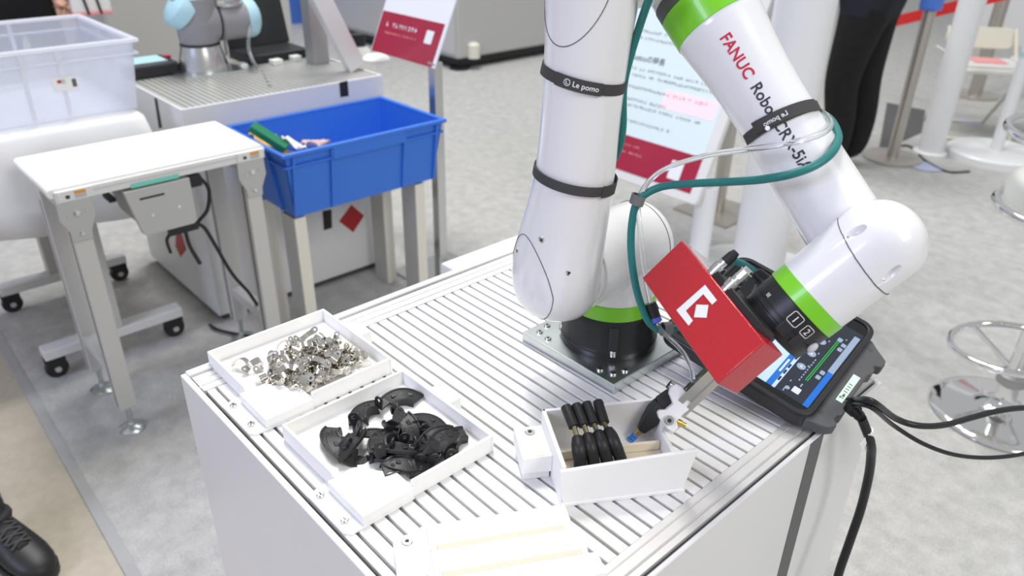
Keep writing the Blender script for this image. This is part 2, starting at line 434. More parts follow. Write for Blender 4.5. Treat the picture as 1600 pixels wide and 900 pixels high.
# shoulder turret: upright drum turning into a sideways drum with a domed end
tr = MB().lathe((BX,BY,pz+.083), (0,0,1), [(0,.0635),(.03,.0625),(.055,.059),(.075,.05)], 56)
tr.capsule((BX,.712,J2.z),(BX,.846,J2.z), .060, .0605, 56, 0, .62, 10)
sh = tr.build('shoulder_housing', 'robot_white', rb, smooth=50)
def hoop(c, axis, r, w, name, m_, par, seg=72):
    x, y = frame(axis); c = V(c)
    return MB().tube([c+x*(r*math.cos(2*PI*k/seg))+y*(r*math.sin(2*PI*k/seg)) for k in range(seg)], w, 6, True).build(name, m_, par)
hoop((BX,.846,J2.z), (0,1,0), .0607, .0005, 'seam', 'seam_dark', sh)
MB().lathe((BX,.700,J2.z), (0,1,0), [(0,.045),(.004,.055),(.022,.056),(.024,.054)], 56).build('joint_collar', 'robot_white', sh)
# upper arm: (z, x centre, rx, ry)
UA = [(1.0005,-.637,.006,.006),(1.0025,-.637,.020,.018),(1.007,-.637,.034,.031),(1.015,-.637,.0465,.042),(1.028,-.637,.0565,.0505),(1.045,-.637,.0620,.055),(1.065,-.6365,.0635,.056),(1.09,-.635,.0625,.0555),
      (1.12,-.630,.0595,.054),(1.15,-.624,.056,.052),(1.18,-.618,.0525,.050),(1.21,-.6135,.0500,.0485),(1.25,-.6105,.0480,.0475),(1.29,-.6085,.0472,.047),(1.33,-.607,.0475,.0475),(1.37,-.605,.049,.0485),(1.41,-.603,.0515,.051),(1.44,-.602,.0535,.053),
      (1.465,-.601,.0545,.054),(1.485,-.601,.052,.052),(1.500,-.601,.045,.045),(1.510,-.601,.033,.033),(1.515,-.601,.016,.016),(1.516,-.601,.004,.004)]
UY = J2.y
def ua(zz):
    for i in range(len(UA)-1):
        if UA[i][0] <= zz <= UA[i+1][0]:
            t = (zz-UA[i][0])/(UA[i+1][0]-UA[i][0]); return [UA[i][j]+(UA[i+1][j]-UA[i][j])*t for j in range(4)]
    return UA[-1]
# resample smoothly
zs = [UA[i][0] for i in range(len(UA))]
arm = MB().loft([((x,UY,zz),(1,0,0),(0,1,0),rx,ry) for zz, x, rx, ry in UA], 64).build('upper_arm', 'robot_white', rb, smooth=60)
def on_arm(x, zz, lift=.0002):
    _, xc, rx, ry = ua(zz); u = max(-1, min(1, (x-xc)/rx)); return V((x, UY-ry*math.sqrt(max(0,1-u*u))-lift, zz))
cov = []
for k in range(73):
    a = 2*PI*k/72; rz = .074 if math.sin(a) > 0 else .052
    xx = J2.x-.008+.047*math.cos(a)*(1-.22*max(0,math.sin(a))); zz = J2.z-.003+rz*math.sin(a)
    cov.append(on_arm(xx, zz))
MB().tube(cov[:-1], .0005, 6, True).build('cover_seam', 'seam_dark', arm)
for px, py in ((846,375),(889,426),(808,392)):
    # screws in the cover: cast the view ray on the cover face
    best = None; d = V(ray(px,py))
    for i in range(400):
        p = V(CC)+d*(.85+i*.001); _, xc, rx, ry = ua(p.z)
        if ((p.x-xc)/rx)**2+((p.y-UY)/ry)**2 <= 1: best = p; break
    if best is None: continue
    n_ = V(((best.x-ua(best.z)[1]), best.y-UY, 0)).normalized()
    s_ = MB().lathe(best-n_*.001, n_, [(0,.0045),(.0013,.0045),(.0016,.004)], 16).build('cover_screw', 'steel', arm)
    MB().lathe(best+n_*.0006, n_, [(0,.0022),(.0003,.0022)], 6).build('socket', 'seam_dark', s_)
cov2 = [on_arm(-.601+.047*math.sin(2*PI*(k/48-.5)*.5)*1.02, min(1.50, 1.372+.085*(1-math.cos(2*PI*(k/48-.5)*.5))**1.0)) for k in range(49)]
MB().tube(cov2, .0005, 6).build('cover_seam', 'seam_dark', arm)
# elbow (above the picture) and forearm
f0_ = at(1124,41,1,BY); f1_ = at(1287,304,1,BY); fa = (f1_-f0_).normalized(); J3 = f0_-fa*.113; WR = J3+fa*.405; FL_ = .405
MB().capsule((-.604,.70,1.458),(-.608,.86,1.456), .058, .056, 48, 0, .6).build('elbow_housing', 'robot_white', rb, smooth=50)
FR_ = [(.06,.0525),(.1135,.0512),(.135,.0485),(.16,.0455),(.19,.0432),(.225,.0420),(.27,.0416),(.32,.0420),(.37,.0430),(.45,.0435)]
def far_r(t):
    if t <= FR_[0][0]: return FR_[0][1]
    for (a, ra), (b, rb_) in zip(FR_, FR_[1:]):
        if t <= b: return ra+(rb_-ra)*(t-a)/(b-a)
    return FR_[-1][1]
MB().lathe(J3, fa, [(0,.048),(.03,.051),(.061,.0518)], 56).build('forearm_root', 'robot_white', rb, smooth=50)
MB().lathe(J3, fa, [(.0605,.0512),(.061,.0526),(.076,.0526),(.0765,.0514)], 64).build('grey_ring', 'ring_grey', rb)
MB().lathe(J3, fa, [(.0765,.0514),(.077,.0528),(.1125,.0520),(.113,.0508)], 64).build('green_ring', 'green', rb)
fo = MB().lathe(J3, fa, [(.1125,.0506),(.1135,.0512)]+[(.12+.01*i, far_r(.12+.01*i)) for i in range(26)]+[(FL_-.01,.0432),(FL_+.012,.042),(FL_+.025,.036),(FL_+.033,.02)], 64).build('forearm', 'robot_white', rb, smooth=60)
ncam = V(CC)-(J3+fa*.2)
mbt = MB(); 
up_s = 1.0
# does increasing arc length run towards the picture's upper right?
nn = (ncam-fa*ncam.dot(fa)).normalized(); bdir = fa.cross(nn); rightup = V(CR[0])*.83-V(CR[1])*.56
ys = 1.0 if bdir.dot(rightup) > 0 else -1.0
rt = lambda t: far_r(t)+.0004
bw = max(v[0] for v in TX['brand'][0])
SCX = .93
wrap_shape(mbt, *TX['brand'], J3, fa, ncam, rt, .1375, -.0062*ys, SCX, 0, 0, ys)
mbt.build('brand_lettering', 'text_red', fo, smooth=0)
mbt = MB(); wrap_shape(mbt, *TX['model'], J3, fa, ncam, rt, .1375+bw*SCX+.009, -.0062*ys, SCX*1.02, 0, 0, ys)
mbt.build('model_lettering', 'text_dark', fo, smooth=0)
# wrist: drum with domed cap, green ring, black tool flange
SCB = 1.03
def bxp(p): return V(CC)+(V(p)-V(CC))*SCB
bTL, bL, bB, bR = bxp((-.445,.672,1.182)), bxp((-.470,.641,1.135)), bxp((-.320,.579,1.097)), bxp((-.295,.610,1.144))
uc = np.array([-.70,.645,.305]); uc /= np.linalg.norm(uc)
UW = V(CR.T @ uc); D0 = at(1374,380,1,.776)
wr_prof = [(-.0445*math.cos(PI/2*i/10), .0465*math.sin(PI/2*i/10)) for i in range(10)]+[(0,.0465),(.012,.0462),(.05,.0448),(.0835,.0440)]
wb = MB().lathe(D0, UW, wr_prof, 72).build('wrist_housing', 'robot_white', rb, smooth=60)
# pockets cut into the domed cap
def surf_hit(px, py):
    d = V(ray(px,py)); ax, ay = frame(UW)
    for i in range(1000):
        p = V(CC)+d*(.66+i*.0003); q = p-D0; t = q.dot(UW); r = (q-UW*t).length
        rr = .0463 if t > 0 else .0465*math.sqrt(max(0,1-(t/.0445)**2))
        if t > -.0445 and r <= rr: return p
    return None
for (a, b) in (((1322,371),(1352,354)),((1381,441),(1406,416))):
    pa, pb = surf_hit(*a), surf_hit(*b)
    if not pa or not pb: continue
    mid = (pa+pb)/2; n_ = (mid-(D0+UW*((mid-D0).dot(UW)))).normalized(); L = (pb-pa); ll = L.length; L.normalize()
    cut = MB().ball(mid+n_*.0035, ll*.62, .0058, .0085, L, n_.cross(L).normalized(), n_, 28, 14).build('cutter', 'robot_white', smooth=0)
    md = wb.modifiers.new('cut', 'BOOLEAN'); md.object = cut; md.operation = 'DIFFERENCE'; md.solver = 'EXACT'
    dg = bpy.context.evaluated_depsgraph_get(); me = bpy.data.meshes.new_from_object(wb.evaluated_get(dg))
    wb.modifiers.clear(); wb.data = me; bpy.data.objects.remove(cut)
    MB().lathe(pa-n_*.0045, n_, [(0,.0028),(.0022,.0028),(.0028,.0022)], 12).build('screw', 'steel', wb)
wb.data.set_sharp_from_angle(angle=math.radians(60))
sq0 = surf_hit(1310,350); sm_ = V(CR.T @ np.array([.70,-.50,-.52])).normalized(); wx, wy = frame(UW); cs = []
def wrist_r(t): return .0465*math.sqrt(max(0,1-(t/.0445)**2)) if t < 0 else (.0465-.0003*t/.012 if t < .012 else .0462-.0014*(t-.012)/.038)
for k in range(96):
    a = 2*PI*k/96; dd_ = wx*math.cos(a)+wy*math.sin(a); prev = None
    for i in range(260):
        t = -.0444+i*.0004; p = D0+UW*t+dd_*(wrist_r(t)+.0001); v_ = (p-sq0).dot(sm_)
        if prev is not None and prev[0]*v_ <= 0: cs.append(p); break
        prev = (v_, p)
MB().tube(cs, .0005, 6, True).build('cap_seam', 'seam_dark', wb)
MB().lathe(D0, UW, [(.0835,.0435),(.084,.0448),(.1005,.0446),(.101,.0435)], 72).build('green_ring', 'green', rb)
fl_r = .0440
tend = (bTL+(bR-bTL)*.72-D0).dot(UW)-.006
tf = MB().lathe(D0, UW, [(.101,.0430),(.1015,.0438),(.120,.0438),(.1205,.0432),(.1215,.0432),(.122,.0440),(tend-.014,.0440),(tend-.013,.043),(tend-.011,.043),(tend-.010,.0425),(tend-.001,.042),(tend,.038)], 72).build('tool_flange', 'flange_black', rb)
nf = V(CC)-(D0+UW*.14); nf = (nf-UW*nf.dot(UW)).normalized(); bf = UW.cross(nf)
def flange_ts(px, py):
    d = V(ray(px,py))
    for i in range(900):
        p = V(CC)+d*(.7+i*.0004); q = p-D0; t = q.dot(UW); w = q-UW*t
        if w.length <= .0442: return t, math.atan2(w.dot(bf), w.dot(nf))*.0442
    return None
def glyph(key, ring, px, py, name, m_='mark_white'):
    h = flange_ts(px, py)
    if not h: return
    t, s_ = h; vs, fs = TX[key] if key else ([], [])
    # glyph up runs against the flange axis; its right runs round the drum
    rs = 1.0 if bf.dot(V(CR[1])+V(CR[0])) > 0 else -1.0
    g = MB()
    if vs:
        cx = (max(v[0] for v in vs)+min(v[0] for v in vs))/2; cy = (max(v[1] for v in vs)+min(v[1] for v in vs))/2
        wrap_shape(g, [(x-cx, y-cy) for x, y in vs], fs, D0, UW, nf, .0443, t, s_, 0, rs, -1, 0)
    if ring: wrap_shape(g, *ring2d(*ring), D0, UW, nf, .0443, t, s_, 0, rs, -1, 0)
    g.build(name, m_, tf, smooth=0)
glyph('one', (.0140,.0140,.0025,.0007), 1243, 499, 'button_mark')
glyph('two', (.0125,.0125,.0025,.0007), 1261, 519, 'button_mark')
glyph('three', (.0095,.0095,.0018,.0006), 1273, 535, 'button_mark', 'ring_grey')
glyph('ee', None, 1201, 461, 'port_lettering')
for px, py, w_ in ((1225,513,.017),(1245,533,.016)):
    h = flange_ts(px, py)
    if h:
        t, s_ = h; ph = s_/.0442; n_ = nf*math.cos(ph)+bf*math.sin(ph); tt = UW.cross(n_)
        MB().obox(D0+UW*t+n_*.0437, UW, tt, n_, .0075, .0062, .0009).build('button', 'pend_dark', tf, bevel=.001)
h = flange_ts(1280, 538)
# lever switch (pale knob by the flange)
h = flange_ts(1268, 541)
if h:
    t, s_ = h; ph = s_/.0442; n_ = nf*math.cos(ph)+bf*math.sin(ph)
    MB().ball(D0+UW*t+n_*.046, .0065, .0045, .004, UW, UW.cross(n_), n_, 16, 8).build('knob', 'ui_white' if False else 'cabinet_light', tf)
# connector plug on the flange with the teal cable
pc0 = dep(1182,428,.905); pc1 = dep(1206,452,.895)
MB().capsule(pc0, pc1, .0085, .011, 20, .3, .3).build('plug', 'flange_black', tf, smooth=50)
MB().bar(dep(1196,440,.900), dep(1176,486,.90), .017, .016, V(CR[2])).build('plug', 'flange_black', tf, bevel=.003)

# ---- cable straps round the arm
def strap(name, c, axis, rad, w, a0, a1, nref, label, thick=.0014, text=None, tang=None, m_='velcro', wave=0):
    a = nrm(axis); n = V(nref); n = (n-a*n.dot(a)).normalized(); b = a.cross(n); c = V(c); N = 60
    o = []; 
    root = thing(name, c, label, 'cable strap')
    g = MB(); rows = []
    for k in range(N+1):
        ph = a0+(a1-a0)*k/N; d = n*math.cos(ph)+b*math.sin(ph); r0 = rad; sh_ = a*(wave*math.sin(ph))
        rows.append([c+d*r0-a*w/2+sh_, c+d*(r0+thick)-a*w/2+sh_, c+d*(r0+thick)+a*w/2+sh_, c+d*r0+a*w/2+sh_])
    g.sheet(rows, closed=True); nb = len(g.v)
    g.f += [(0,1,2,3), (nb-4,nb-3,nb-2,nb-1)]
    g.build('band', m_, root, smooth=40)
    return root, a, n, b
ax_a = V((.03,0,1)); 
def tilt(a, d, k): return (V(a)+V(d)*k).normalized()
rightish = V(CR[0])
ncu = V(CC)-V((-.608,UY,1.33))
# upper strap with white lettering: plane dips to the picture's right
s1c = V((-.608,UY,1.332)); s1a = tilt(ax_a, rightish, .17)
s1, a_, n_, b_ = strap('cable_strap', s1c, s1a, .0492, .0125, -PI, PI, ncu, 'dark grey hook strap with white lettering round the upper arm')
g = MB(); vs, fs = TX['pomo']; rs = 1 if b_.dot(rightish) > 0 else -1
g = MB(); rows = []
for k in range(25):
    ph = rs*(-.62+1.1*k/24); d = n_*math.cos(ph)+b_*math.sin(ph)
    rows.append([s1c+d*.0505-a_*.0072, s1c+d*.0517-a_*.0072, s1c+d*.0517+a_*.0072, s1c+d*.0505+a_*.0072])
g.sheet(rows, closed=True); nb = len(g.v); g.f += [(0,1,2,3),(nb-4,nb-3,nb-2,nb-1)]
g.build('tab', 'velcro', s1, smooth=40)
g = MB(); wrap_shape(g, vs, fs, s1c, a_, n_, .0521, -.0025, -.010*rs, 0, rs, 1, 0); 
vs2, fs2 = ring2d(.008,.008,.0039,.0008); wrap_shape(g, [(x-.0165, y+.0028) for x, y in vs2], fs2, s1c, a_, n_, .0521, -.0025, 0, 0, rs, 1, 0)
wrap_shape(g, [(-.018,.0048),(-.0172,.0048),(-.0172,.0018),(-.0148,.0018),(-.0148,.0011),(-.018,.0011)], [(0,1,2,3,4,5)], s1c, a_, n_, .0521, -.0025, 0, 0, rs, 1, 0)
g.build('lettering', 'mark_white', s1, smooth=0)
s2c = V((-.6125,UY,1.210)); ncu2 = V(CC)-s2c
s2, a_, n_, b_ = strap('cable_strap', s2c, tilt(ax_a, rightish, .13), .0512, .0120, -PI, PI, ncu2, 'plain dark grey hook strap low on the upper arm near the elbow-shaped cover')
rs = 1 if b_.dot(rightish) > 0 else -1
g = MB(); rows = []
for k in range(13):
    ph = rs*(.75+.55*k/12); d = n_*math.cos(ph)+b_*math.sin(ph)
    rows.append([s2c+d*.0525-a_*.0075, s2c+d*.0538-a_*.0075, s2c+d*.0538+a_*.0075, s2c+d*.0525+a_*.0075])
g.sheet(rows, closed=True); nb = len(g.v); g.f += [(0,1,2,3),(nb-4,nb-3,nb-2,nb-1)]
g.build('tab', 'velcro', s2, smooth=40)
s2['label'] = 'plain dark grey hook strap low on the upper arm, below the lettered one'
# forearm strap
tS = .2480; s3c = J3+fa*tS; n3 = V(CC)-s3c
s3a = tilt(fa, rightup, -.10)
s3, a_, n_, b_ = strap('cable_strap', s3c, s3a, far_r(tS)+.0010, .0120, -1.15*1.0, PI*.98, n3, 'dark hook strap with loose tail crossing the lettering on the forearm', m_='velcro')
if b_.dot(rightup) < 0:
    bpy.data.objects.remove(s3.children[0]); bpy.data.objects.remove(s3)
    s3, a_, n_, b_ = strap('cable_strap', s3c, s3a, far_r(tS)+.0010, .0120, -PI*.98, 1.15, n3, 'dark hook strap with loose tail crossing the lettering on the forearm', m_='velcro')
rs = 1 if b_.dot(rightup) > 0 else -1
def patch(par, c, a, n, b, r, ph0, ph1, t0, t1, w, name, m_, thick=.0012, N=20):
    g = MB(); rows = []
    for k in range(N+1):
        u = k/N; ph = rs*(ph0+(ph1-ph0)*u); t = t0+(t1-t0)*u; d = n*math.cos(ph)+b*math.sin(ph)
        rows.append([c+d*r+a*(t-w/2), c+d*(r+thick)+a*(t-w/2), c+d*(r+thick)+a*(t+w/2), c+d*r+a*(t+w/2)])
    g.sheet(rows, closed=True); nb = len(g.v); g.f += [(0,1,2,3),(nb-4,nb-3,nb-2,nb-1)]
    return g.build(name, m_, par, smooth=40)
R3 = far_r(tS)
patch(s3, s3c, a_, n_, b_, R3+.0024, -.62, 1.15, -.004, .000, .0135, 'tab', 'velcro')
g = MB(); vs, fs = TX['pomo']
wrap_shape(g, vs, fs, s3c, a_, n_, R3+.0040, .0005, rs*.012, 0, -rs*.9, -.9*1, -rs*.06)
g.build('lettering', 'mark_white', s3, smooth=0)
MB().lathe(s3c+(n_*math.cos(rs*-.30)+b_*math.sin(rs*-.30))*(R3+.0026)+a_*.0035, n_, [(0,.0026),(.0018,.0026)], 14).build('eyelet', 'mark_white', s3)

# ================================================================== RED VISION BOX on the flange
e1 = (bR-bTL).normalized(); e2 = V((-.402,-.511,-.76)); e2 = (e2-e1*e2.dot(e1)).normalized(); e3 = e1.cross(e2)
if e3.dot(V(CR[2])) < 0: e3 = -e3
La, Lb, Ld = .166*SCB, .062*SCB, .040*SCB
bc = bTL+e1*La/2+e2*Lb/2+e3*Ld/2
vb = thing('vision_box', bc, 'glossy red sensor box with white bracket emblem on the robot wrist', 'sensor')
hb = MB().obox(bc, e1, e2, e3, La/2, Lb/2, Ld/2).build('housing', 'red_paint', vb, smooth=30, bevel=.0015, bseg=3)
# emblem: bracket with a square, coordinates measured along e1 / e2 on the front face
def face(a_, b__, lift=.0004): return bTL+e1*a_+e2*b__-e3*lift
# picture corners of the emblem turned into face coordinates
def facexy(px, py):
    d = V(ray(px,py)); t = (bTL-V(CC)).dot(e3)/d.dot(e3); p = V(CC)+d*t-bTL; return p.dot(e1), p.dot(e2)
def c4(x, y): return facexy(980+x/3.4607, 360+y/3.4607)
br = [c4(*q) for q in ((422,295),(486,378),(460,402),(412,345),(318,435),(356,488),(333,516),(267,432))]
g = MB(); g.prism(br, bTL-e3*.0002, e1, e2, -e3, .0003); 
sq = [c4(*q) for q in ((375,402),(440,404),(430,473),(362,470))]
g.prism(sq, bTL-e3*.0002, e1, e2, -e3, .0003); g.build('emblem', 'mark_white', vb, smooth=0)
side = bTL+e3*Ld*.55
MB().obox(side-e2*.004+e1*La*.62, e1, e2, e3, La*.26, .0045, Ld*.42).build('adapter_plate', 'flange_black', vb, bevel=.001)
MB().obox(side-e2*.0012+e1*La*.36, e1, e2, e3, La*.28, .0012, Ld*.40).build('side_plate', 'alu', vb)
for k, (f_, nm) in enumerate(((.335,'connector'),(.50,'connector'))):
    p = side+e1*La*f_-e3*Ld*.28
    cn = MB().lathe(p, -e2, [(0,.0072),(.004,.0072),(.0045,.0082),(.014,.0082),(.0145,.0066),(.020,.0066)], 22).build(nm, 'steel', vb)
    if k: MB().lathe(p-e2*.020, -e2, [(0,.0075),(.010,.0078),(.011,.0068),(.014,.006)], 12).build('knurled_nut', 'chrome', cn, smooth=20)
    else: MB().lathe(p-e2*.018, -e2, [(0,.0065),(.012,.006),(.018,.004)], 18).build('plug', 'rubber', cn)
# ================================================================== SUCTION GRIPPER
gu = e2
def gp(px, py, d): return dep(px, py, d)
gA = gp(1128,572,.925); gB = gp(1064,634,.958)
gdir = (gB-gA).normalized()
gs = thing('suction_gripper', gp(985,686,.985), 'suction gripper with blue cup on aluminium bar reaching over the white bin', 'gripper')
px_, py_ = frame(gdir, -V(CR[2]))
def exprofile(s):     # square T-slot bar outline
    h = s/2; w = s*.14; d = s*.16; o = []
    for k in range(4):
        c, sn = [(1,0),(0,1),(-1,0),(0,-1)][k]
        for (x, y) in ((h,-h),(h,-w),(h-d,-w),(h-d,w),(h,w)):
            o.append((x*c-y*sn, x*sn+y*c))
    return o
MB().prism(exprofile(.021), gA, px_, py_, gdir, (gB-gA).length+.006).build('bar', 'steel', gs, smooth=0)
# clamp: two plates with a bolt, drawn in a plane that faces the viewer
cx = V(CR[0]); cyv = -V(CR[1]); cn_ = -V(CR[2])
K = .965/1209
def clampo(pts, c0, thick, depthc):
    # pts in picture px relative to c0 at depth; plane frame cx,cy
    o = dep(c0[0], c0[1], depthc); return [((x-c0[0])*K, -(y-c0[1])*K) for x, y in pts], o
def s6(x, y): return (960+x/6.0, 570+y/6.0)
pl = [s6(*q) for q in ((590,190),(640,225),(745,350),(750,385),(650,460),(585,530),(600,590),(560,630),(500,600),(425,500),(412,455),(430,430),(490,425),(555,370),(520,280),(535,225))]
pp, o_ = clampo(pl, (1055,640), .01, .945)
MB().prism(pp, o_, cx, cyv, -cn_, .012).build('clamp', 'print_white', gs, smooth=0, bevel=.0012)
pl = [s6(*q) for q in ((420,575),(470,620),(540,655),(640,570),(560,520))]
pp, o_ = clampo(pl, (1055,640), .01, .960)
MB().prism(pp, o_, cx, cyv, -cn_, .012).build('clamp_jaw', 'cabinet_light', gs, smooth=0, bevel=.001)
b0 = dep(*s6(510,518), .9445)
bo = MB().lathe(b0, cn_, [(0,.0062),(.003,.0062),(.0045,.0055)], 20).build('bolt', 'steel', gs)
MB().lathe(b0+cn_*.0042, cn_, [(0,.0028),(.0006,.0028)], 6).build('socket', 'seam_dark', bo)
b1 = dep(*s6(545,210), .958)
MB().lathe(b1, (-V(CR[1])*.6-V(CR[0])*.75).normalized()*-1, [(-.006,.0058),(.003,.0058),(.004,.005)], 16).build('bolt', 'steel', gs)
MB().lathe(dep(*s6(585,530), .958), dep(*s6(640,555), .958)-dep(*s6(585,530), .958), [(0,.004),(.006,.004),(.007,.0028),(.012,.0028)], 14).build('fitting', 'gold', gs)
# black nozzle body, brass neck, blue bellows
n0, n1, n2, n3, n4 = dep(*s6(520,330),.958), dep(*s6(400,440),.966), dep(*s6(255,610),.976), dep(*s6(210,640),.979), dep(*s6(140,690),.983)
nd = (n2-n1).normalized(); nx, ny = frame(nd, -V(CR[2]))
Ln = (n2-n1).length
MB().loft([(n1-nd*.012,nx,ny,.011,.0135),(n1,nx,ny,.0115,.0145),(n1+nd*Ln*.5,nx,ny,.0095,.0115),(n2,nx,ny,.0062,.0068),(n2+nd*.001,nx,ny,.005,.0055)], 8).build('nozzle_body', 'black_plastic', gs, smooth=20)
pl = [s6(*q) for q in ((408,318),(518,240),(562,372),(485,425),(400,430))]
pp, o_ = clampo(pl, (1055,640), .01, .955)
MB().prism(pp, o_, cx, cyv, -cn_, .016).build('nozzle_block', 'black_plastic', gs, smooth=0, bevel=.001)
MB().cyl(n2-nd*.001, n3+nd*.002, .0045, .0042, 14).build('neck', 'brass', gs)
L4 = (n4-n3).length
MB().lathe(n3+nd*.001, nd, [(0,.0035),(L4*.1,.0048),(L4*.3,.0048),(L4*.4,.0032),(L4*.5,.0048),(L4*.65,.0048),(L4*.72,.0032),(L4*.85,.0056),(L4,.0058)], 18).build('suction_cup', 'blue_tip', gs)

# ================================================================== CABLES AND TUBES
def cable(name, pts, r, m_, label, cat, n=8, seg=10):
    o = MB().tube(smooth_path(pts, n), r, seg).build(name, m_, None, smooth=60); return tag(o, label, cat)
D = dep
cable('signal_cable', [D(1024,-30,.80),D(1003,30,.845),D(983,95,.878),D(974,140,.897),D(973,200,.925),D(966,235,.950),D(952,262,.985)], .0046, 'teal_cable', 'teal cable strapped down the side of the upper arm', 'cable')
tc_ = [D(1270,170,.900),D(1296,186,.880),D(1309,210,.845),D(1303,234,.812),D(1278,256,.797),D(1240,271,.797),D(1200,279,.815),D(1160,283,.845),D(1080,287,.89),D(1030,293,.92),D(998,313,.93),D(988,345,.94),D(986,390,.95),D(992,440,.957),D(1003,480,.963),D(1018,508,.968),D(1040,516,.975),D(1066,505,.985),D(1090,462,.985),D(1110,424,.968),D(1135,409,.942),D(1160,412,.922),D(1185,431,.903)]
cable('signal_cable', tc_, .0047, 'teal_cable', 'teal cable looping from the forearm past the turret to the wrist plug', 'cable')
cable('air_tube', [D(1262,166,.900),D(1286,176,.876),D(1298,192,.838),D(1286,208,.806),D(1240,222,.792),D(1180,232,.815),D(1140,237,.845),D(1100,244,.88),D(1050,259,.905),D(1020,277,.915),D(1003,300,.925),D(997,322,.932),D(1001,370,.945),D(1008,430,.957),D(1017,478,.965)], .0032, 'clear_tube', 'clear air tube looping beside the teal cable from the forearm', 'air tube')
cable('air_tube', [D(1027,506,.966),D(1038,522,.962),D(1058,540,.957),D(1072,558,.952),D(1081,580,.948),D(1083,598,.946)], .0028, 'clear_tube', 'short clear air tube dropping to the gripper bar behind the red box', 'air tube')
ft = thing('push_fitting', D(1022,492,.965), 'black push-in air fitting with blue collar left of the red box', 'fitting')
MB().cyl(D(1016,474,.965), D(1024,496,.966), .0075, .0068, 18).build('body', 'dark_box', ft)
MB().lathe(D(1024,496,.966), D(1028,506,.966)-D(1024,496,.966), [(0,.0065),(.006,.0068),(.007,.0045)], 18).build('collar', 'blue_light', ft)
for nm, c, d, lb in (('cable_clip', D(996,312,.93), D(990,330,.935)-D(1000,300,.925), 'grey hook loop bundling teal cable and air tube beside the turret'), ('cable_clip', D(1041,514,.972), D(1060,510,.98)-D(1025,512,.965), 'grey hook loop round the cable bend behind the red box')):
    x, y = frame(d); a = nrm(d)
    inn = circ(.0078, 24); out = circ(.0094, 24)
    tag(MB().band([(p[0]*1.0,p[1]*.8) for p in inn], [(p[0],p[1]*.8) for p in out], c-a*.006, x, y, a, .012).build(nm, 'clip_grey', None, smooth=40), lb, 'cable clip')

# ================================================================== TEACH PENDANT
PN = V((-.319,.820,.925)); pv = nrm((-.101,.984,.149)); pu = nrm((-.967,-.132,.218)); pu = (pu-pv*pu.dot(pv)).normalized(); pn = pv.cross(pu)
if pn.z < 0: pn = -pn
PW, PH = .2355, .2275
def P3(s_, t_, h_=0): return PN+pv*s_+pu*t_+pn*h_
tpd = thing('teach_pendant', V((PN.x-.1,PN.y+.1,TZ)), 'black tablet teach pendant showing a dark control screen, leaning at the table edge', 'tablet')
def slab(poly, h0, h1, name, m_, par, bevel=0): return MB().prism(poly, P3(0,0,h0), pv, pu, pn, h1-h0).build(name, m_, par, smooth=30 if bevel else 0, bevel=bevel)
slab(rrect(PW, PH, .022, 6, PW/2, PH/2), -.022, 0, 'body', 'pend_dark', tpd, .003)
MB().band(rrect(PW-.016, PH-.016, .016, 6, PW/2, PH/2), rrect(PW-.001, PH-.001, .022, 6, PW/2, PH/2), P3(0,0,0), pv, pu, pn, .0035).build('rubber_rim', 'pend_dark', tpd, smooth=30, bevel=.001)
slab(rrect(PW-.0165, PH-.0165, .015, 6, PW/2, PH/2), 0, .0012, 'glass', 'screen_glass', tpd)
sc = slab([(.020,.0095),(.205,.0095),(.205,.145),(.020,.145)], .0012, .0014, 'screen', 'ui_navy', tpd)
def ui(s0, t0, s1, t1, m_, name='screen_mark', h=.0016):
    return slab([(s0,t0),(s1,t0),(s1,t1),(s0,t1)], .0014, h, name, m_, sc)
ui(.020,.0105,.1005,.0182,'ui_blue','status_bar'); ui(.1005,.0108,.194,.0192,'ui_grey','status_bar')
ui(.020,.0635,.198,.0712,'ui_blue','title_bar'); ui(.020,.0585,.105,.0632,'ui_pale','tool_row')
ui(.020,.0715,.085,.138,'ui_pale','program_tree'); ui(.085,.0715,.150,.100,'ui_pale','program_tree')
ui(.150,.085,.170,.135,'ui_grey','program_tree')
for s_, t_ in ((.0821,.0495),(.1151,.0496),(.148,.0495)):
    b_ = slab(circ(.0062,20,s_,t_), .0014, .0017, 'screen_button', 'ui_grey', sc)
    slab([(s_-.002,t_-.0025),(s_+.0028,t_),(s_-.002,t_+.0025)], .0017, .0019, 'icon', 'ui_white', sc)
for s_, t_, w_ in ((.0805,.0238,.008),(.0925,.023,.008),(.152,.024,.008),(.1635,.0232,.008),(.1706,.0315,.0085)):
    slab(rrect(w_, w_*.8, .0012, 2, s_, t_), .0014, .0017, 'screen_button', 'ui_grey', sc)
slab(rrect(.0115,.0105,.001,2,.0372,.035), .0014, .0017, 'screen_button', 'ui_white', sc)
slab(circ(.0033,14,.033,.0461), .0014, .0017, 'screen_button', 'ui_grey', sc)
for t_ in (.0338,.0312):
    slab([(.063,t_),(.166,t_-.0008),(.166,t_+.0002),(.063,t_+.001)], .0014, .0016, 'jog_line', 'ui_green', sc)
for i in range(9): ui(.056+i*.0062, .0395, .0595+i*.0062, .0412, 'ui_grey')
for s_, t_ in ((.024,.0475),(.028,.0475),(.046,.0475),(.047,.033),(.0505,.033),(.088,.0415),(.121,.0415),(.155,.041),(.176,.024)): ui(s_, t_, s_+.0032, t_+.0018, 'ui_grey')
for s_ in (.036,.052,.066,.088): ui(s_, .0600, s_+.009, .0628, 'ui_navy', 'tool_icon', .0018)
ui(.052,.0660,.082,.0688,'ui_white','title_text',.0018)
for s_ in (.040,.056,.070): ui(s_, .090, s_+.002, .105, 'ui_navy', 'tree_line', .0018)
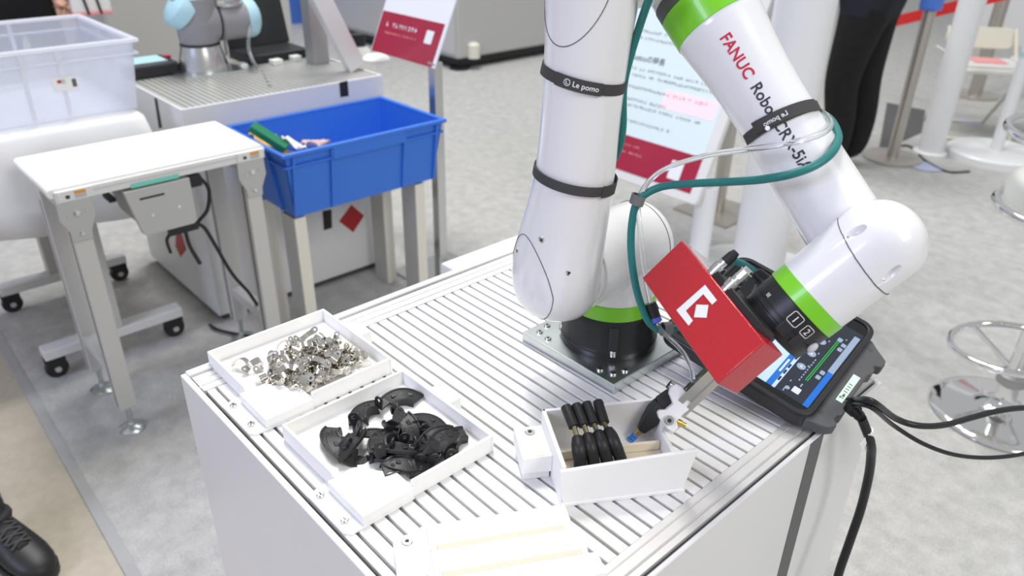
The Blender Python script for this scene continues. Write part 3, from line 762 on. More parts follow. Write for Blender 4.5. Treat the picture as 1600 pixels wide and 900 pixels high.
# grey hand-hold frame along one edge
fr = [(.006,.006),(.010,-.014),(.015,-.0228),(.024,-.0300),(.031,-.0275),(.033,-.0235),(.041,-.0240),(.046,-.0285),(.055,-.0285),(.060,-.0245),(.140,-.0245),(.146,-.0285),(.158,-.0280),(.162,-.0240),(.166,-.0250),(.170,-.0335),(.178,-.0345),(.186,-.0325),(.200,-.014),(.2095,-.0035),(.2095,.006)]
fg = slab(fr, -.020, -.003, 'hand_frame', 'pend_grey', tpd, .0018)
for s_, t_ in ((.0317,-.0043),(.1913,-.0078)): slab(rrect(.007,.005,.0008,2,s_,t_), -.0031, -.0026, 'slot', 'slot_dark', fg)
lb_ = slab([(.0655,-.0190),(.127,-.0192),(.127,-.0092),(.0655,-.0098)], -.0030, -.0024, 'label', 'label_mint', fg)
g = MB(); flat_text(g, 'ids', P3(.072,-.0168,-.0021), pv*1.02, pu, 0); g.build('label_lettering', 'text_dark', lb_, smooth=0)
MB().obox(P3(.14,.19,-.042), pv, pu, pn, .07, .014, .022).build('rest_foot', 'pend_dark', tpd, bevel=.003)
# cable gland and the three black leads
gl0 = P3(.081,-.024,-.011)
gd = nrm(at(1352,660,0,-.268)-gl0)
gl = MB().lathe(gl0, gd, [(0,.0085),(.004,.0105),(.006,.0075),(.010,.0105),(.012,.0072),(.016,.010),(.018,.0068),(.022,.0095),(.024,.0062),(.034,.0075),(.044,.0058)], 18).build('cable_gland', 'rubber', tpd, smooth=25)
g1 = gl0+gd*.042
cable('pendant_cable', [g1, at(1360,690,0,-.262), at(1361,712,0,-.261), at(1357,745,0,-.260), at(1345,795,0,-.258), at(1327,848,0,-.256), at(1308,905,0,-.254), at(1290,985,0,-.25), at(1262,1130,0,-.245)], .0062, 'black_cable', 'thick black pendant lead with white tag hanging down the table front', 'cable')
cable('pendant_cable', [gl0+V((.004,.006,.004)), at(1362,627,0,-.262), D(1400,654,1.02), D(1435,665,1.03), D(1475,664,1.05), D(1520,652,1.08), D(1560,642,1.1), D(1610,637,1.13), D(1700,640,1.2)], .0043, 'black_cable', 'upper of two black leads trailing right from the pendant', 'cable')
cable('pendant_cable', [gl0+V((.002,.002,-.002)), at(1360,636,0,-.262), D(1395,664,1.02), D(1440,692,1.04), D(1485,709,1.06), D(1530,715,1.08), D(1575,713,1.1), D(1620,705,1.13), D(1700,690,1.2)], .0030, 'black_cable', 'lower thinner black lead trailing right from the pendant', 'cable')
c0 = at(1358,683,0,-.265)
tg = thing('cable_tag', c0, 'small white wrap tag on the thick pendant lead', 'tag')
MB().cyl(at(1356,672,0,-.267), at(1359,682,0,-.265), .0069, seg=16).build('wrap', 'paper', tg)
MB().cyl(at(1360,692,0,-.264), at(1360,701,0,-.263), .0069, seg=16).build('wrap', 'paper', tg)
MB().obox(at(1349,694,0,-.262), nrm((0,.6,-.8)), nrm((0,.8,.6)), (1,0,0), .010, .006, .0003).build('flag', 'paper', tg)

# ================================================================== TRAYS
def tray(name, x0, x1, y0, y1, padx, label):
    t = thing(name, ((x0+x1)/2,(y0+y1)/2,TZ), label, 'tray')
    zt = TZ+.025; w = .0042
    bw_ = .072; bd = .062
    MB().box((x0+.001,y0+.001,TZ),(x1-.001,y1-.001,TZ+.005)).build('tray_floor', 'print_white', t, smooth=0)
    MB().box((x0,y0,TZ),(x0+w,y1,zt)).build('wall', 'print_white', t, smooth=0, bevel=.0012)
    MB().box((x0+w,y1-w,TZ),(x1,y1,zt)).build('wall', 'print_white', t, smooth=0, bevel=.0012)
    MB().box((x1-w,y0+bd,TZ),(x1,y1-w,zt)).build('wall', 'print_white', t, smooth=0, bevel=.0012)
    MB().box((x0+w,y0,TZ),(x1-bw_,y0+w,zt)).build('wall', 'print_white', t, smooth=0, bevel=.0012)
    MB().prism([(x1-bw_,y0-.007),(x1+.003,y0-.007),(x1+.003,y0+bd),(x1-.03,y0+bd),(x1-bw_,y0+.03)], (0,0,TZ+.0034), (1,0,0), (0,1,0), (0,0,1), .0145).build('corner_block', 'print_white', t, smooth=0, bevel=.0015)
    fl_ = MB().prism([(x1-bw_-.014,y0-.008),(x1-bw_-.008,y0-.029),(x1-.004,y0-.029),(x1+.003,y0-.022),(x1+.003,y0+bd),(x1-bw_-.014,y0+.01)], (0,0,TZ), (1,0,0), (0,1,0), (0,0,1), .0034).build('mounting_flange', 'print_white', t, smooth=0, bevel=.0006)
    for xx in (x1-bw_+.002, x1-.018):
        b = MB().lathe((xx,y0-.018,TZ+.003), (0,0,1), [(0,.0048),(.0025,.0048),(.004,.0036)], 16).build('screw', 'steel', fl_)
        MB().obox((xx,y0-.018,TZ+.0071), (1,0,0),(0,1,0),(0,0,1), .0026,.0006,.0003).build('slot', 'seam_dark', b)
    MB().box((padx-.022,y1-.001,TZ),(padx+.022,y1+.019,zt+.001)).build('fixing_pad', 'print_white', t, smooth=0, bevel=.002)
    return t
tray('parts_tray', -.978, -.790, .316, .506, -.893, 'far white printed tray holding a heap of shiny metal clips')
tray('parts_tray', -.757, -.565, .316, .502, -.674, 'near white printed tray holding black plastic brackets')

def tab_ring(mb, c, ex, ey, ez, r, hole, length, th, n=20):
    # rounded tab with a hole; tab runs along -ey for length
    inn = circ(hole, n); out = []
    for k in range(n):
        a = 2*PI*k/n; dx, dy = math.cos(a), math.sin(a)
        if dy >= 0: out.append((r*dx, r*dy))
        else:
            t = min(r/abs(dx) if abs(dx) > 1e-6 else 1e9, length/abs(dy)); out.append((t*dx, t*dy))
    mb.band(inn, out, V(c)-V(ez)*th/2, ex, ey, ez, th)
# --- shiny clip: open ring band with a holed ear
def clip_mesh(R_, w, a0, a1, ear):
    g = MB(); th = .0009; rows = []
    for k in range(15):
        a = a0+(a1-a0)*k/14; d = V((math.cos(a), math.sin(a), 0))
        rows.append([d*R_+V((0,0,-w/2)), d*(R_+th)+V((0,0,-w/2)), d*(R_+th)+V((0,0,w/2)), d*R_+V((0,0,w/2))])
    g.sheet(rows, closed=True); n = len(g.v); g.f += [(0,1,2,3),(n-4,n-3,n-2,n-1)]
    a = a1; d = V((math.cos(a), math.sin(a), 0)); tn = V((-d.y, d.x, 0))
    tab_ring(g, d*(R_+.0004)+tn*(ear*.55), V((0,0,1)), tn, d, .0048, .0019, ear*.6, th, 16)
    a = a0; d = V((math.cos(a), math.sin(a), 0)); tn = V((d.y, -d.x, 0))
    tab_ring(g, d*(R_+.006), V((0,0,1)), d, tn, .0042, .0016, .007, th, 16)
    return g
protos = [clip_mesh(.0095,.0085,-.3,2.9,.010).build('metal_clip', 'nickel'), clip_mesh(.0075,.010,0,3.6,.008).build('metal_clip', 'nickel'), clip_mesh(.012,.007,.2,2.4,.012).build('metal_clip', 'nickel')]
CL = 'small shiny nickel clip lying in the heap in the far white tray'
hc = at(492,572,2,TZ+.012); placed = []
singles = [at(378,572,2,.912), at(408,592,2,.912), at(428,610,2,.912), at(452,622,2,.910), at(590,575,2,.913), at(572,552,2,.913), at(398,572,2,.91)]
used = [False]*3
for i in range(84):
    if i < len(singles): p = V(singles[i]); p.z = TZ+.0125; p.x = min(max(p.x,-.955),-.826); p.y = min(max(p.y,.335),.480)
    else:
        for _ in range(40):
            a = random.uniform(0, 2*PI); rr = math.sqrt(random.random())
            x = hc.x+.066*rr*math.cos(a); y = hc.y+.060*rr*math.sin(a)
            lvl = int(3*(1-rr)+random.random()*1.0)
            p = V((x, y, TZ+.0125+lvl*.0095))
            if min([(p-q).length for q in placed] or [1]) > .0080: break
        p.x = min(max(p.x,-.955),-.826); p.y = min(max(p.y,.335),.487)
    placed.append(p.copy()); k = i % 3
    if used[k]: o = protos[k].copy(); COL.objects.link(o)
    else: o = protos[k]; used[k] = True
    o.location = p; o.scale = (1.12,)*3; o.rotation_euler = (random.uniform(-.9,.9)+(PI/2 if random.random() < .45 else 0), random.uniform(-.9,.9), random.uniform(0,2*PI))
    tag(o, ('lone shiny clip nearest the left corner of the far white tray' if i == 0 else CL), 'metal clip', 'metal clips heaped in the far tray')
# --- black bracket: crescent saddle with raised rims, neck and an upright holed ear
def bracket_mesh():
    g = MB(); th = .0028; rows = []
    N = 16
    def pt(a, r, zz): return V((r*math.cos(a), r*math.sin(a), zz))
    r0, r1 = .0175, .0385; A0, A1 = -.72, .78
    rows = []
    for k in range(N+1):
        a = A0+(A1-A0)*k/N; sg = .0042*math.sin(PI*k/N)
        rows.append([pt(a,r0,sg), pt(a,r0,sg+th+.0014), pt(a,r0+.0022,sg+th+.0014), pt(a,r0+.0026,sg+th), pt(a,r1-.0026,sg+th-.002), pt(a,r1-.0022,sg+th-.0006), pt(a,r1,sg+th-.0006), pt(a,r1,sg-.002)])
    g.sheet(rows, closed=True); n = len(g.v); g.f += [tuple(range(8)), tuple(range(n-8, n))]
    # side skirt along the inner rim
    sk = []
    for k in range(N+1):
        a = A0+(A1-A0)*k/N; sg = .0042*math.sin(PI*k/N)
        sk.append([pt(a,r0-.0008,sg+th+.001), pt(a,r0+.0010,sg+th+.001), pt(a,r0+.0010,sg-.007), pt(a,r0-.0008,sg-.007)])
    g.sheet(sk, closed=True); n = len(g.v); g.f += [(0+n-68,1+n-68,2+n-68,3+n-68),(n-4,n-3,n-2,n-1)]
    # neck and ear at one end, pressed letters bar, rivet holes
    e = pt(A1, (r0+r1)/2, .0012); d = V((-math.sin(A1), math.cos(A1), 0)); s_ = V((math.cos(A1), math.sin(A1), 0))
    g.obox(e+d*.006+s_*.001, d, s_, (0,0,1), .008, .0055, .0013)
    tab_ring(g, e+d*.0135+s_*.001+V((0,0,.0115)), s_, (0,0,1), d, .0058, .0024, .0125, .0022, 20)
    for k, a in enumerate((-.30,.10,.42)):
        c = pt(a, (r0+r1)/2, th+.0026); t_ = V((-math.sin(a), math.cos(a), 0)); q = V((math.cos(a), math.sin(a), 0))
        g.obox(c, t_, q, (0,0,1), .0030, .0022, .0006)
    return g
bp = bracket_mesh().build('plastic_bracket', 'black_plastic', smooth=25, bevel=.0004, bseg=1)
BG = 'black plastic bracket lying in the jumble in the near white tray'
spec = [  # px, py, z lift, yaw(deg), pitch, roll
 (634,618,.012,150,5,-8),(566,648,.010,200,0,10),(520,690,.011,250,0,5),(552,692,.020,20,10,-15),(530,712,.012,280,-20,0),
 (598,688,.014,110,15,10),(622,706,.020,310,0,-20),(640,672,.012,60,30,0),(660,660,.013,120,0,10),(676,688,.022,175,-5,-25),
 (700,700,.021,185,5,-28),(722,705,.011,200,0,-5),(640,728,.012,330,-15,10),(566,738,.011,300,10,0),(600,736,.012,20,-10,15),
 (690,720,.011,40,0,0),(612,672,.012,200,60,10),(658,705,.016,250,20,30),(548,716,.019,210,5,10),(662,735,.011,80,15,0)]
for i, (px, py, h, yw, pt_, rl) in enumerate(spec):
    o = bp if i == 0 else bp.copy()
    if i: COL.objects.link(o)
    p = at(px, py, 2, TZ+h); R_ = Matrix.Rotation(math.radians(yw),4,'Z') @ Matrix.Rotation(math.radians(pt_),4,'X') @ Matrix.Rotation(math.radians(rl),4,'Y')
    ctr = R_ @ V((.026,.004,0)); p.x = min(max(p.x,-.730),-.602); p.y = min(max(p.y,.352 if p.x < -.655 else .392),.468); o.matrix_world = Matrix.Translation(p-ctr*1.12) @ R_ @ Matrix.Scale(1.12,4)
    tag(o, {0:'black plastic bracket lying alone at the back of the near white tray', 1:'black plastic bracket at the back left of the jumble in the near tray', 2:'leftmost black plastic bracket in the near white tray', 11:'rightmost black plastic bracket lying by the tray wall'}.get(i, BG), 'bracket', 'black brackets in the near tray')

# ================================================================== WHITE BIN with black gripped parts
ba = math.radians(58); dl = V((math.cos(ba), math.sin(ba), 0)); dw = V((-math.sin(ba), math.cos(ba), 0)); up = V((0,0,1))
bo_ = V((-.4405,.4945,TZ))
BL_, BD_, BH = .150, .112, .056
bn = thing('parts_bin', bo_+dl*BL_/2+dw*BD_/2, 'open white printed bin holding four black-gripped parts under the gripper', 'bin')
def bb_(l0, l1, w0, w1, z0, z1, name, m_='print_white', par=None, bev=.0012):
    c = bo_+dl*(l0+l1)/2+dw*(w0+w1)/2+up*((z0+z1)/2)
    return MB().obox(c, dl, dw, up, (l1-l0)/2, (w1-w0)/2, (z1-z0)/2).build(name, m_, par or bn, smooth=0, bevel=bev)
bb_(0,BL_,0,BD_,0,.006,'bin_floor')
# front wall leans out a little and rises to the right
g = MB(); fw = [bo_+dl*.003, bo_+dl*(BL_-.004), bo_+dl*(BL_+.006)-dw*.004+up*(BH+.010), bo_-dl*.004-dw*.003+up*BH]
g.add(fw+[p+dw*.005 for p in fw], [(0,1,2,3),(4,7,6,5),(0,4,5,1),(1,5,6,2),(2,6,7,3),(3,7,4,0)]); g.build('wall', 'print_white', bn, smooth=0, bevel=.0012)
bb_(.002,BL_-.002,-.0012,.001,.002,.007,'foot_ledge')
bb_(0,.005,.005,BD_,0,BH,'wall'); bb_(0,BL_,BD_-.005,BD_,0,BH,'wall'); bb_(BL_-.006,BL_,.078,BD_,0,BH-.006,'wall'); bb_(BL_-.006,BL_,.005,.078,0,BH-.026,'wall')
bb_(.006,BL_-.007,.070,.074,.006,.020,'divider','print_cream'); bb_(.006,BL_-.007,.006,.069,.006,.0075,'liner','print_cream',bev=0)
er = bb_(-.036,0,.048,.106,.012,.036,'ear')
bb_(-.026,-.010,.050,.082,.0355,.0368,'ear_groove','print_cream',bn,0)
pe = bo_-dl*.018+dw*.094+up*.036
b = MB().lathe(pe, up, [(0,.0062),(.0012,.0062),(.0018,.0054)], 20).build('screw', 'steel', bn); MB().lathe(pe+up*.0017, up, [(0,.0030),(.0004,.0030)], 6).build('socket', 'seam_dark', b)
bb_(-.034,-.002,.052,.102,0,.012,'ear_post')
for i, nm in enumerate(('leftmost','second from left','third from left','rightmost')):
    q0 = at(884+16.0*i+(2 if i == 3 else 0), 636-2.6*i, 2, .975); q1 = at(897+15.6*i, 667-2.0*i, 2, .964)
    q2 = at(902+15.8*i, 684-4.0*i, 2, .955); q3 = at(905+18*i, 705-4*i, 2, .948); q4 = at(907+22.0*i, 737-3.2*i, 2, .922)
    t = thing('gripped_part', V((q3.x,q3.y,TZ+.0075)), nm+' of four black rubber-gripped parts lined up in the white bin', 'tool', 'black gripped parts in the white bin')
    MB().capsule(q0, q1, .0064, .0066, 20, .35, .05, 5).build('upper_grip', 'rubber', t, smooth=50)
    d = (q2-q1).normalized()
    MB().cyl(q1-d*.006, q2+d*.01, .0030, seg=12).build('rod', 'brass_dull', t)
    pth = smooth_path([q2, q2+(q3-q2)*.5+up*.001, q3, q3+(q4-q3)*.5+up*.002, q4], 5)
    MB().tube(pth, lambda u: .0066+.0016*math.sin(PI*min(1,u*1.3))+(.0012*u), 18).build('lower_grip', 'rubber', t, smooth=50)
    d4 = (pth[-1]-pth[-3]).normalized()
    MB().cyl(q4-d4*.004, q4+d4*.012, .0040, .0036, 10).build('metal_tip', 'brass_dull', t)

# ================================================================== STEPPED WHITE FIXTURE (front)
fo_ = V((-.499,.345,TZ)); fa_ = math.radians(60.5); fdl = V((math.cos(fa_), math.sin(fa_), 0)); fdp = V((math.sin(fa_), -math.cos(fa_), 0))
fx = thing('stepped_fixture', fo_+fdl*.08+fdp*.06, 'white printed fixture with sawtooth ridges at the front of the table', 'fixture')
base_prof = [(-.002,0),(.112,0),(.112,.006),(-.002,.006)]
MB().prism(base_prof, fo_, fdp, up, fdl, .160).build('base', 'print_white', fx, smooth=0)
for k in range(3):
    o = fdp*(.036*k)
    MB().prism([(0,.004),(.036,.004),(.036,.013),(.0275,.0285),(.0235,.0305),(.002,.0300),(0,.028)], fo_+o+fdl*(.002+.0*k), fdp, up, fdl, .152+.007*k).build('ridge', 'print_white', fx, smooth=0, bevel=.0008)
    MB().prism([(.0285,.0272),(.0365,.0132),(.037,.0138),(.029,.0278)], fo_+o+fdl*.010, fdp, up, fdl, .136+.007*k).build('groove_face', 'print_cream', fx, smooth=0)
MB().prism([(-.002,.0),(.112,.0),(.112,.026),(-.002,.026)], fo_-fdl*.004, fdp, up, fdl, .006).build('end_wall', 'print_white', fx, smooth=0, bevel=.001)
MB().prism([(.004,0),(.062,0),(.062,.024),(.004,.024)], fo_-fdl*.034, fdp, up, fdl, .031).build('ear', 'print_white', fx, smooth=0, bevel=.0015)
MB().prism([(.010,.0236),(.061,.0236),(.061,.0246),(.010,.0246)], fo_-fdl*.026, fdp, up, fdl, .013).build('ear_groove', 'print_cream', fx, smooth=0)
pe = fo_-fdl*.0195+fdp*.015+up*.0243
b = MB().lathe(pe, up, [(0,.0058),(.0012,.0058),(.0018,.005)], 20).build('screw', 'steel', fx); MB().lathe(pe+up*.0017, up, [(0,.0028),(.0004,.0028)], 6).build('socket', 'seam_dark', b)

# ================================================================== CONVEYOR
cv = thing('belt_conveyor', (-2.32,.69,0), 'small white belt conveyor on grey extrusion legs beside the blue tote', 'conveyor')
cz = .80
prof = [(.385+.012-.012*math.sin(PI*k/8), cz-.024+.012-.012*math.cos(PI*k/8)) for k in range(9)]
pr2 = [(y, z_) for y, z_ in prof]+[(.985-.012+.012*math.sin(PI*k/8), cz-.012+.012*math.cos(PI*k/8)) for k in range(9)]
MB().prism(pr2, (-2.49,0,0), (0,1,0), (0,0,1), (1,0,0), .327).build('belt', 'belt_white', cv, smooth=40)
for xx in (-2.163,-2.502):
    MB().prism([(.40,cz-.036),(.975,cz-.036),(.975,cz-.006),(.40,cz-.006)], (xx,0,0), (0,1,0), (0,0,1), (1,0,0), .012).build('side_rail', 'panel_white', cv, smooth=0, bevel=.002)
MB().box((-2.1515,.44,cz-.020),(-2.149,.94,cz-.014)).build('rail_groove', 'cabinet_light', cv, smooth=0)
for y0_ in (.405,.890):
    MB().box((-2.151,y0_,cz-.034),(-2.147,y0_+.085,cz-.006)).build('end_plate', 'panel_white', cv, smooth=0, bevel=.001)
    s = MB().box((-2.147,y0_+.040,cz-.030),(-2.1465,y0_+.068,cz-.018)).build('sticker', 'cabinet_grey', cv, smooth=0)
    MB().box((-2.147,y0_+.040,cz-.018),(-2.1464,y0_+.068,cz-.010)).build('sticker', 'orange', cv, smooth=0)
    MB().box((-2.147,y0_+.018,cz-.027),(-2.1464,y0_+.028,cz-.018)).build('sticker', 'text_dark', cv, smooth=0)
MB().box((-2.151,.585,cz-.038),(-2.148,.715,cz-.027)).build('tape_label', 'tape_teal', cv, smooth=0)
for yy in (.440,.930):
    pg = [(yy-.042,cz-.034),(yy+.042,cz-.034),(yy+.044,cz-.085),(yy+.026,cz-.125),(yy+.024,cz-.150),(yy-.024,cz-.150),(yy-.026,cz-.125),(yy-.044,cz-.085)]
    pl_ = MB().prism(pg, (-2.162,0,0), (0,1,0), (0,0,1), (1,0,0), .012).build('bracket_plate', 'conv_plate', cv, smooth=0, bevel=.002)
    for dy, dz_, r_ in ((0,-.070,.008),(0,-.128,.006),(.024,-.066,.0035),(-.022,-.074,.0035)):
        MB().lathe((-2.150,yy+dy,cz+dz_), (1,0,0), [(0,r_),(.006,r_),(.008,r_*.7)], 14).build('bolt', 'chrome', pl_)
    for xx in (-2.182,-2.452):
        lg = MB().box((xx-.024,yy-.024,.088),(xx+.024,yy+.024,cz-.07)).build('leg', 'conv_grey', cv, smooth=0, bevel=.002); MB().box((xx-.004,yy-.0246,.092),(xx+.004,yy-.0235,cz-.12)).build('groove', 'seam_dark', lg, smooth=0)
        MB().cyl((xx,yy,.012),(xx,yy,.10), .008, seg=12).build('foot_rod', 'zinc', lg)
        MB().lathe((xx,yy,0), (0,0,1), [(0,.040),(.004,.040),(.010,.030),(.014,.012),(.022,.011)], 20).build('foot_disc', 'zinc', lg)
    MB().box((-2.44,yy-.02,.19),(-2.19,yy+.02,.225)).build('cross_bar', 'conv_grey', cv, smooth=0, bevel=.002)
    MB().box((-2.45,yy-.03,cz-.07),(-2.18,yy+.03,cz-.036)).build('cross_bar', 'conv_grey', cv, smooth=0, bevel=.002)
mo = MB().prism([(.562,cz-.045),(.745,cz-.045),(.745,cz-.175),(.735,cz-.185),(.600,cz-.185),(.590,cz-.178)], (-2.170,0,0), (0,1,0), (0,0,1), (1,0,0), .018).build('drive_cover', 'conv_plate', cv, smooth=0, bevel=.003)
MB().prism([(.570,cz-.045),(.740,cz-.045),(.735,cz-.17),(.600,cz-.17)], (-2.36,0,0), (0,1,0), (0,0,1), (1,0,0), .19).build('motor', 'cobot_grey', cv, smooth=0, bevel=.004)
MB().box((-2.152,.600,cz-.078),(-2.1515,.668,cz-.072)).build('vent_slot', 'seam_dark', mo, smooth=0)
for dy, dz_ in ((.625,-.128),(.70,-.122)): MB().lathe((-2.152,dy,cz+dz_), (1,0,0), [(0,.005),(.003,.005)], 12).build('bolt', 'chrome', mo)
MB().box((-2.30,.545,cz-.10),(-2.24,.565,cz-.088)).build('handle', 'dark_box', cv, smooth=0, bevel=.003)
MB().box((-2.22,.750,cz-.085),(-2.17,.785,cz-.05)).build('plug_socket', 'dark_box', cv, smooth=0, bevel=.003)
MB().box((-2.19,.665,cz-.212),(-2.165,.750,cz-.19)).build('hanger', 'dark_box', cv, smooth=0, bevel=.003)
MB().tube(smooth_path([(-2.178,.67,cz-.205),(-2.176,.655,cz-.225),(-2.175,.658,cz-.265)],6), .005, 8).build('hanger_hook', 'dark_box', cv)
MB().tube(smooth_path([(-2.178,.712,cz-.205),(-2.176,.716,cz-.26),(-2.174,.735,cz-.325)],6), .006, 8).build('hanger_hook', 'dark_box', cv)
cable('power_cord', [(-2.18,.782,cz-.06),(-2.172,.800,cz-.10),(-2.17,.785,cz-.16),(-2.172,.752,cz-.195),(-2.18,.775,cz-.23),(-2.20,.835,cz-.40),(-2.24,.90,.28),(-2.29,.955,.14),(-2.36,.97,.03),(-2.45,.93,.012),(-2.54,.88,.012),(-2.60,.87,.012)], .0055, 'black_cable', 'black power cord dropping from the conveyor drive to the carpet', 'cable')

# ================================================================== CART under white cloth with translucent crate
ct = thing('covered_cart', (-2.92,.42,0), 'wheeled cart draped in a thin white cloth at the left edge', 'cart')
for xx in (-2.63,-3.21):
    MB().box((xx-.030,.325,.082),(xx+.030,.785,.118)).build('base_rail', 'cream' if False else 'panel_white', ct, smooth=0, bevel=.004)
    MB().box((xx-.030,.50,.118),(xx+.030,.58,.80)).build('upright', 'conv_grey', ct, smooth=0, bevel=.003)
    for yy in (.355,.752):
        k = MB().cyl((xx-.012,yy,.036),(xx+.012,yy,.036), .036, seg=22).build('caster', 'caster_black', ct, bevel=.004)
        MB().box((xx-.022,yy-.03,.045),(xx-.014,yy+.03,.082)).build('fork', 'dark_box', k, smooth=0)
        MB().box((xx+.014,yy-.03,.045),(xx+.022,yy+.03,.082)).build('fork', 'dark_box', k, smooth=0)
        MB().cyl((xx-.024,yy,.036),(xx+.024,yy,.036), .010, seg=12).build('hub', 'cabinet_grey', k)
MB().box((-3.26,-.25,.80),(-2.61,.79,.825)).build('table_top', 'panel_white', ct, smooth=0, bevel=.004)
# cloth: rounded cover with wavy hem
g = MB(); x0, x1, y0, y1 = -3.285,-2.592,-.27,.805; rows = []
per = []
def rr_pts(inset, rad):
    return [(x0+inset+(x1-x0-2*inset)/2+a, (y0+y1)/2+b) for a, b in rrect(x1-x0-2*inset, y1-y0-2*inset, rad, 6)]
rings = [(.30,.833,0),(.06,.833,0),(.012,.830,0),(.0,.818,0),(-.008,.76,.003),(-.016,.69,.008),(-.022,.61,.014),(-.028,.53,.020)]
def dense(pts, n=220):
    L = [0]; P = pts+[pts[0]]
    for i in range(len(pts)): L.append(L[-1]+math.dist(P[i], P[i+1]))
    out = []
    j = 0
    for k in range(n):
        s_ = L[-1]*k/n
        while L[j+1] < s_: j += 1
        u = (s_-L[j])/max(1e-9, L[j+1]-L[j]); out.append((P[j][0]+(P[j+1][0]-P[j][0])*u, P[j][1]+(P[j+1][1]-P[j][1])*u))
    return out
for ins, zz, wv in rings:
    row = []
    for k, (x, y) in enumerate(dense(rr_pts(ins, .05))):
        d = V((x-(x0+x1)/2, y-(y0+y1)/2, 0)).normalized(); s_ = math.sin(k*.42)+.6*math.sin(k*.23+1)
        row.append((x+d.x*wv*s_, y+d.y*wv*s_, zz+(.012*math.sin(k*.11) if wv > .01 else 0)))
    rows.append(row)
g.sheet(rows, closed=True); g.f.append(tuple(range(220)))
mat('cloth_white', (.80,.80,.80), .85, noise=.02, nscale=8, bump=.3, bscale=18)
tag(g.build('dust_cloth', 'cloth_white', None, smooth=60, solid=.002), 'thin white cloth draped over the cart below the translucent crate', 'cloth')
cr = thing('plastic_crate', (-2.92,.45,.835), 'large translucent plastic crate with paper label standing on the white cloth', 'crate')
def hollow(par, x0, x1, y0, y1, z0, z1, tp, th, m_, floor='crate_floor'):
    # tapered open box as four wall parts and a floor
    b = [(x0+tp,y0+tp),(x1-tp,y0+tp),(x1-tp,y1-tp),(x0+tp,y1-tp)]; t = [(x0,y0),(x1,y0),(x1,y1),(x0,y1)]
    c = ((x0+x1)/2,(y0+y1)/2)
    for i in range(4):
        j = (i+1) % 4; n_ = V((c[0]-(t[i][0]+t[j][0])/2, c[1]-(t[i][1]+t[j][1])/2, 0)).normalized()*th
        A = [V((*b[i],z0)), V((*b[j],z0)), V((*t[j],z1)), V((*t[i],z1))]
        MB().add(A+[p+n_ for p in A], [(0,1,2,3),(4,7,6,5),(0,4,5,1),(1,5,6,2),(2,6,7,3),(3,7,4,0)]).build('wall', m_, par, smooth=0)
    MB().box((x0+tp,y0+tp,z0),(x1-tp,y1-tp,z0+th)).build(floor, m_, par, smooth=0)
cx0, cx1, cy0, cy1, cz0, cz1 = -3.195,-2.645,-.18,.822,.836,1.055
hollow(cr, cx0, cx1, cy0, cy1, cz0, cz1, .022, .004, 'poly_clear')
MB().band([(cx0+.006,cy0+.006),(cx1-.006,cy0+.006),(cx1-.006,cy1-.006),(cx0+.006,cy1-.006)], [(cx0-.014,cy0-.014),(cx1+.014,cy0-.014),(cx1+.014,cy1+.014),(cx0-.014,cy1+.014)], (0,0,cz1-.008), (1,0,0), (0,1,0), (0,0,1), .012).build('rim', 'poly_rim', cr, smooth=0, bevel=.003)
MB().band([(cx0+.002,cy0+.002),(cx1-.002,cy0+.002),(cx1-.002,cy1-.002),(cx0+.002,cy1-.002)], [(cx0-.008,cy0-.008),(cx1+.008,cy0-.008),(cx1+.008,cy1+.008),(cx0-.008,cy1+.008)], (0,0,cz1-.045), (1,0,0), (0,1,0), (0,0,1), .006).build('rim_rib', 'poly_rim', cr, smooth=0)
for yy in (.02,.26,.50,.60):
    for xx, s_ in ((cx1,1),(cx0,-1)):
        MB().bar((xx-s_*.018,yy,cz0+.01),(xx+s_*.004,yy,cz1-.01), .008, .012, (0,1,0)).build('rib', 'poly_rim', cr, smooth=0)
for xx in (-3.0,-2.84): MB().bar((xx,cy1-.018,cz0+.01),(xx,cy1+.004,cz1-.01), .008, .012, (1,0,0)).build('rib', 'poly_rim', cr, smooth=0)
lp = at(103,131,0,-2.647)
lbp = MB().box((-2.652,lp.y-.035,lp.z-.020),(-2.648,lp.y+.035,lp.z+.020)).build('paper_label', 'paper', cr, smooth=0)
MB().box((-2.648,lp.y-.022,lp.z+.004),(-2.6474,lp.y-.002,lp.z+.013)).build('label_print', 'diamond_red', lbp, smooth=0)
MB().box((-2.648,lp.y+.018,lp.z-.012),(-2.6474,lp.y+.030,lp.z+.012)).build('label_print', 'ring_grey', lbp, smooth=0)

# ================================================================== BLUE TOTE ON STAND
tx0, tx1, ty0, ty1, tz0, tz1 = -2.585,-2.190,1.055,1.685,.515,.742
st = thing('tote_stand', (-2.40,1.36,0), 'grey extrusion stand with lit faces coloured cream carrying the blue tote', 'stand')
for yy in (1.105,1.60):
    for xx in (-2.50,-2.275):
        MB().box((xx-.045,yy-.022,0),(xx+.045,yy+.022,.505)).build('leg', 'conv_grey', st, smooth=0, bevel=.002)
        MB().box((xx+.045,yy-.021,0),(xx+.047,yy+.021,.505)).build('lit_leg_face', 'cream', st, smooth=0)  # cream sheet paints the lit +x side of the grey leg
MB().box((-2.52,1.12,.495),(-2.33,1.58,.513)).build('shelf', 'cabinet_light', st, smooth=0)
bt = thing('storage_tote', (-2.40,1.37,tz0), 'open blue plastic tote with ribbed sides holding scraps', 'tote')
hollow(bt, tx0, tx1, ty0, ty1, tz0, tz1, .030, .005, 'tote_blue', 'tote_floor')
MB().band([(x, y) for x, y in [(tx0+.006,ty0+.006),(tx1-.006,ty0+.006),(tx1-.006,ty1-.006),(tx0+.006,ty1-.006)]], [(tx0-.012,ty0-.012),(tx1+.012,ty0-.012),(tx1+.012,ty1+.012),(tx0-.012,ty1+.012)], (0,0,tz1-.010), (1,0,0), (0,1,0), (0,0,1), .014).build('rim', 'tote_blue', bt, smooth=0, bevel=.004)
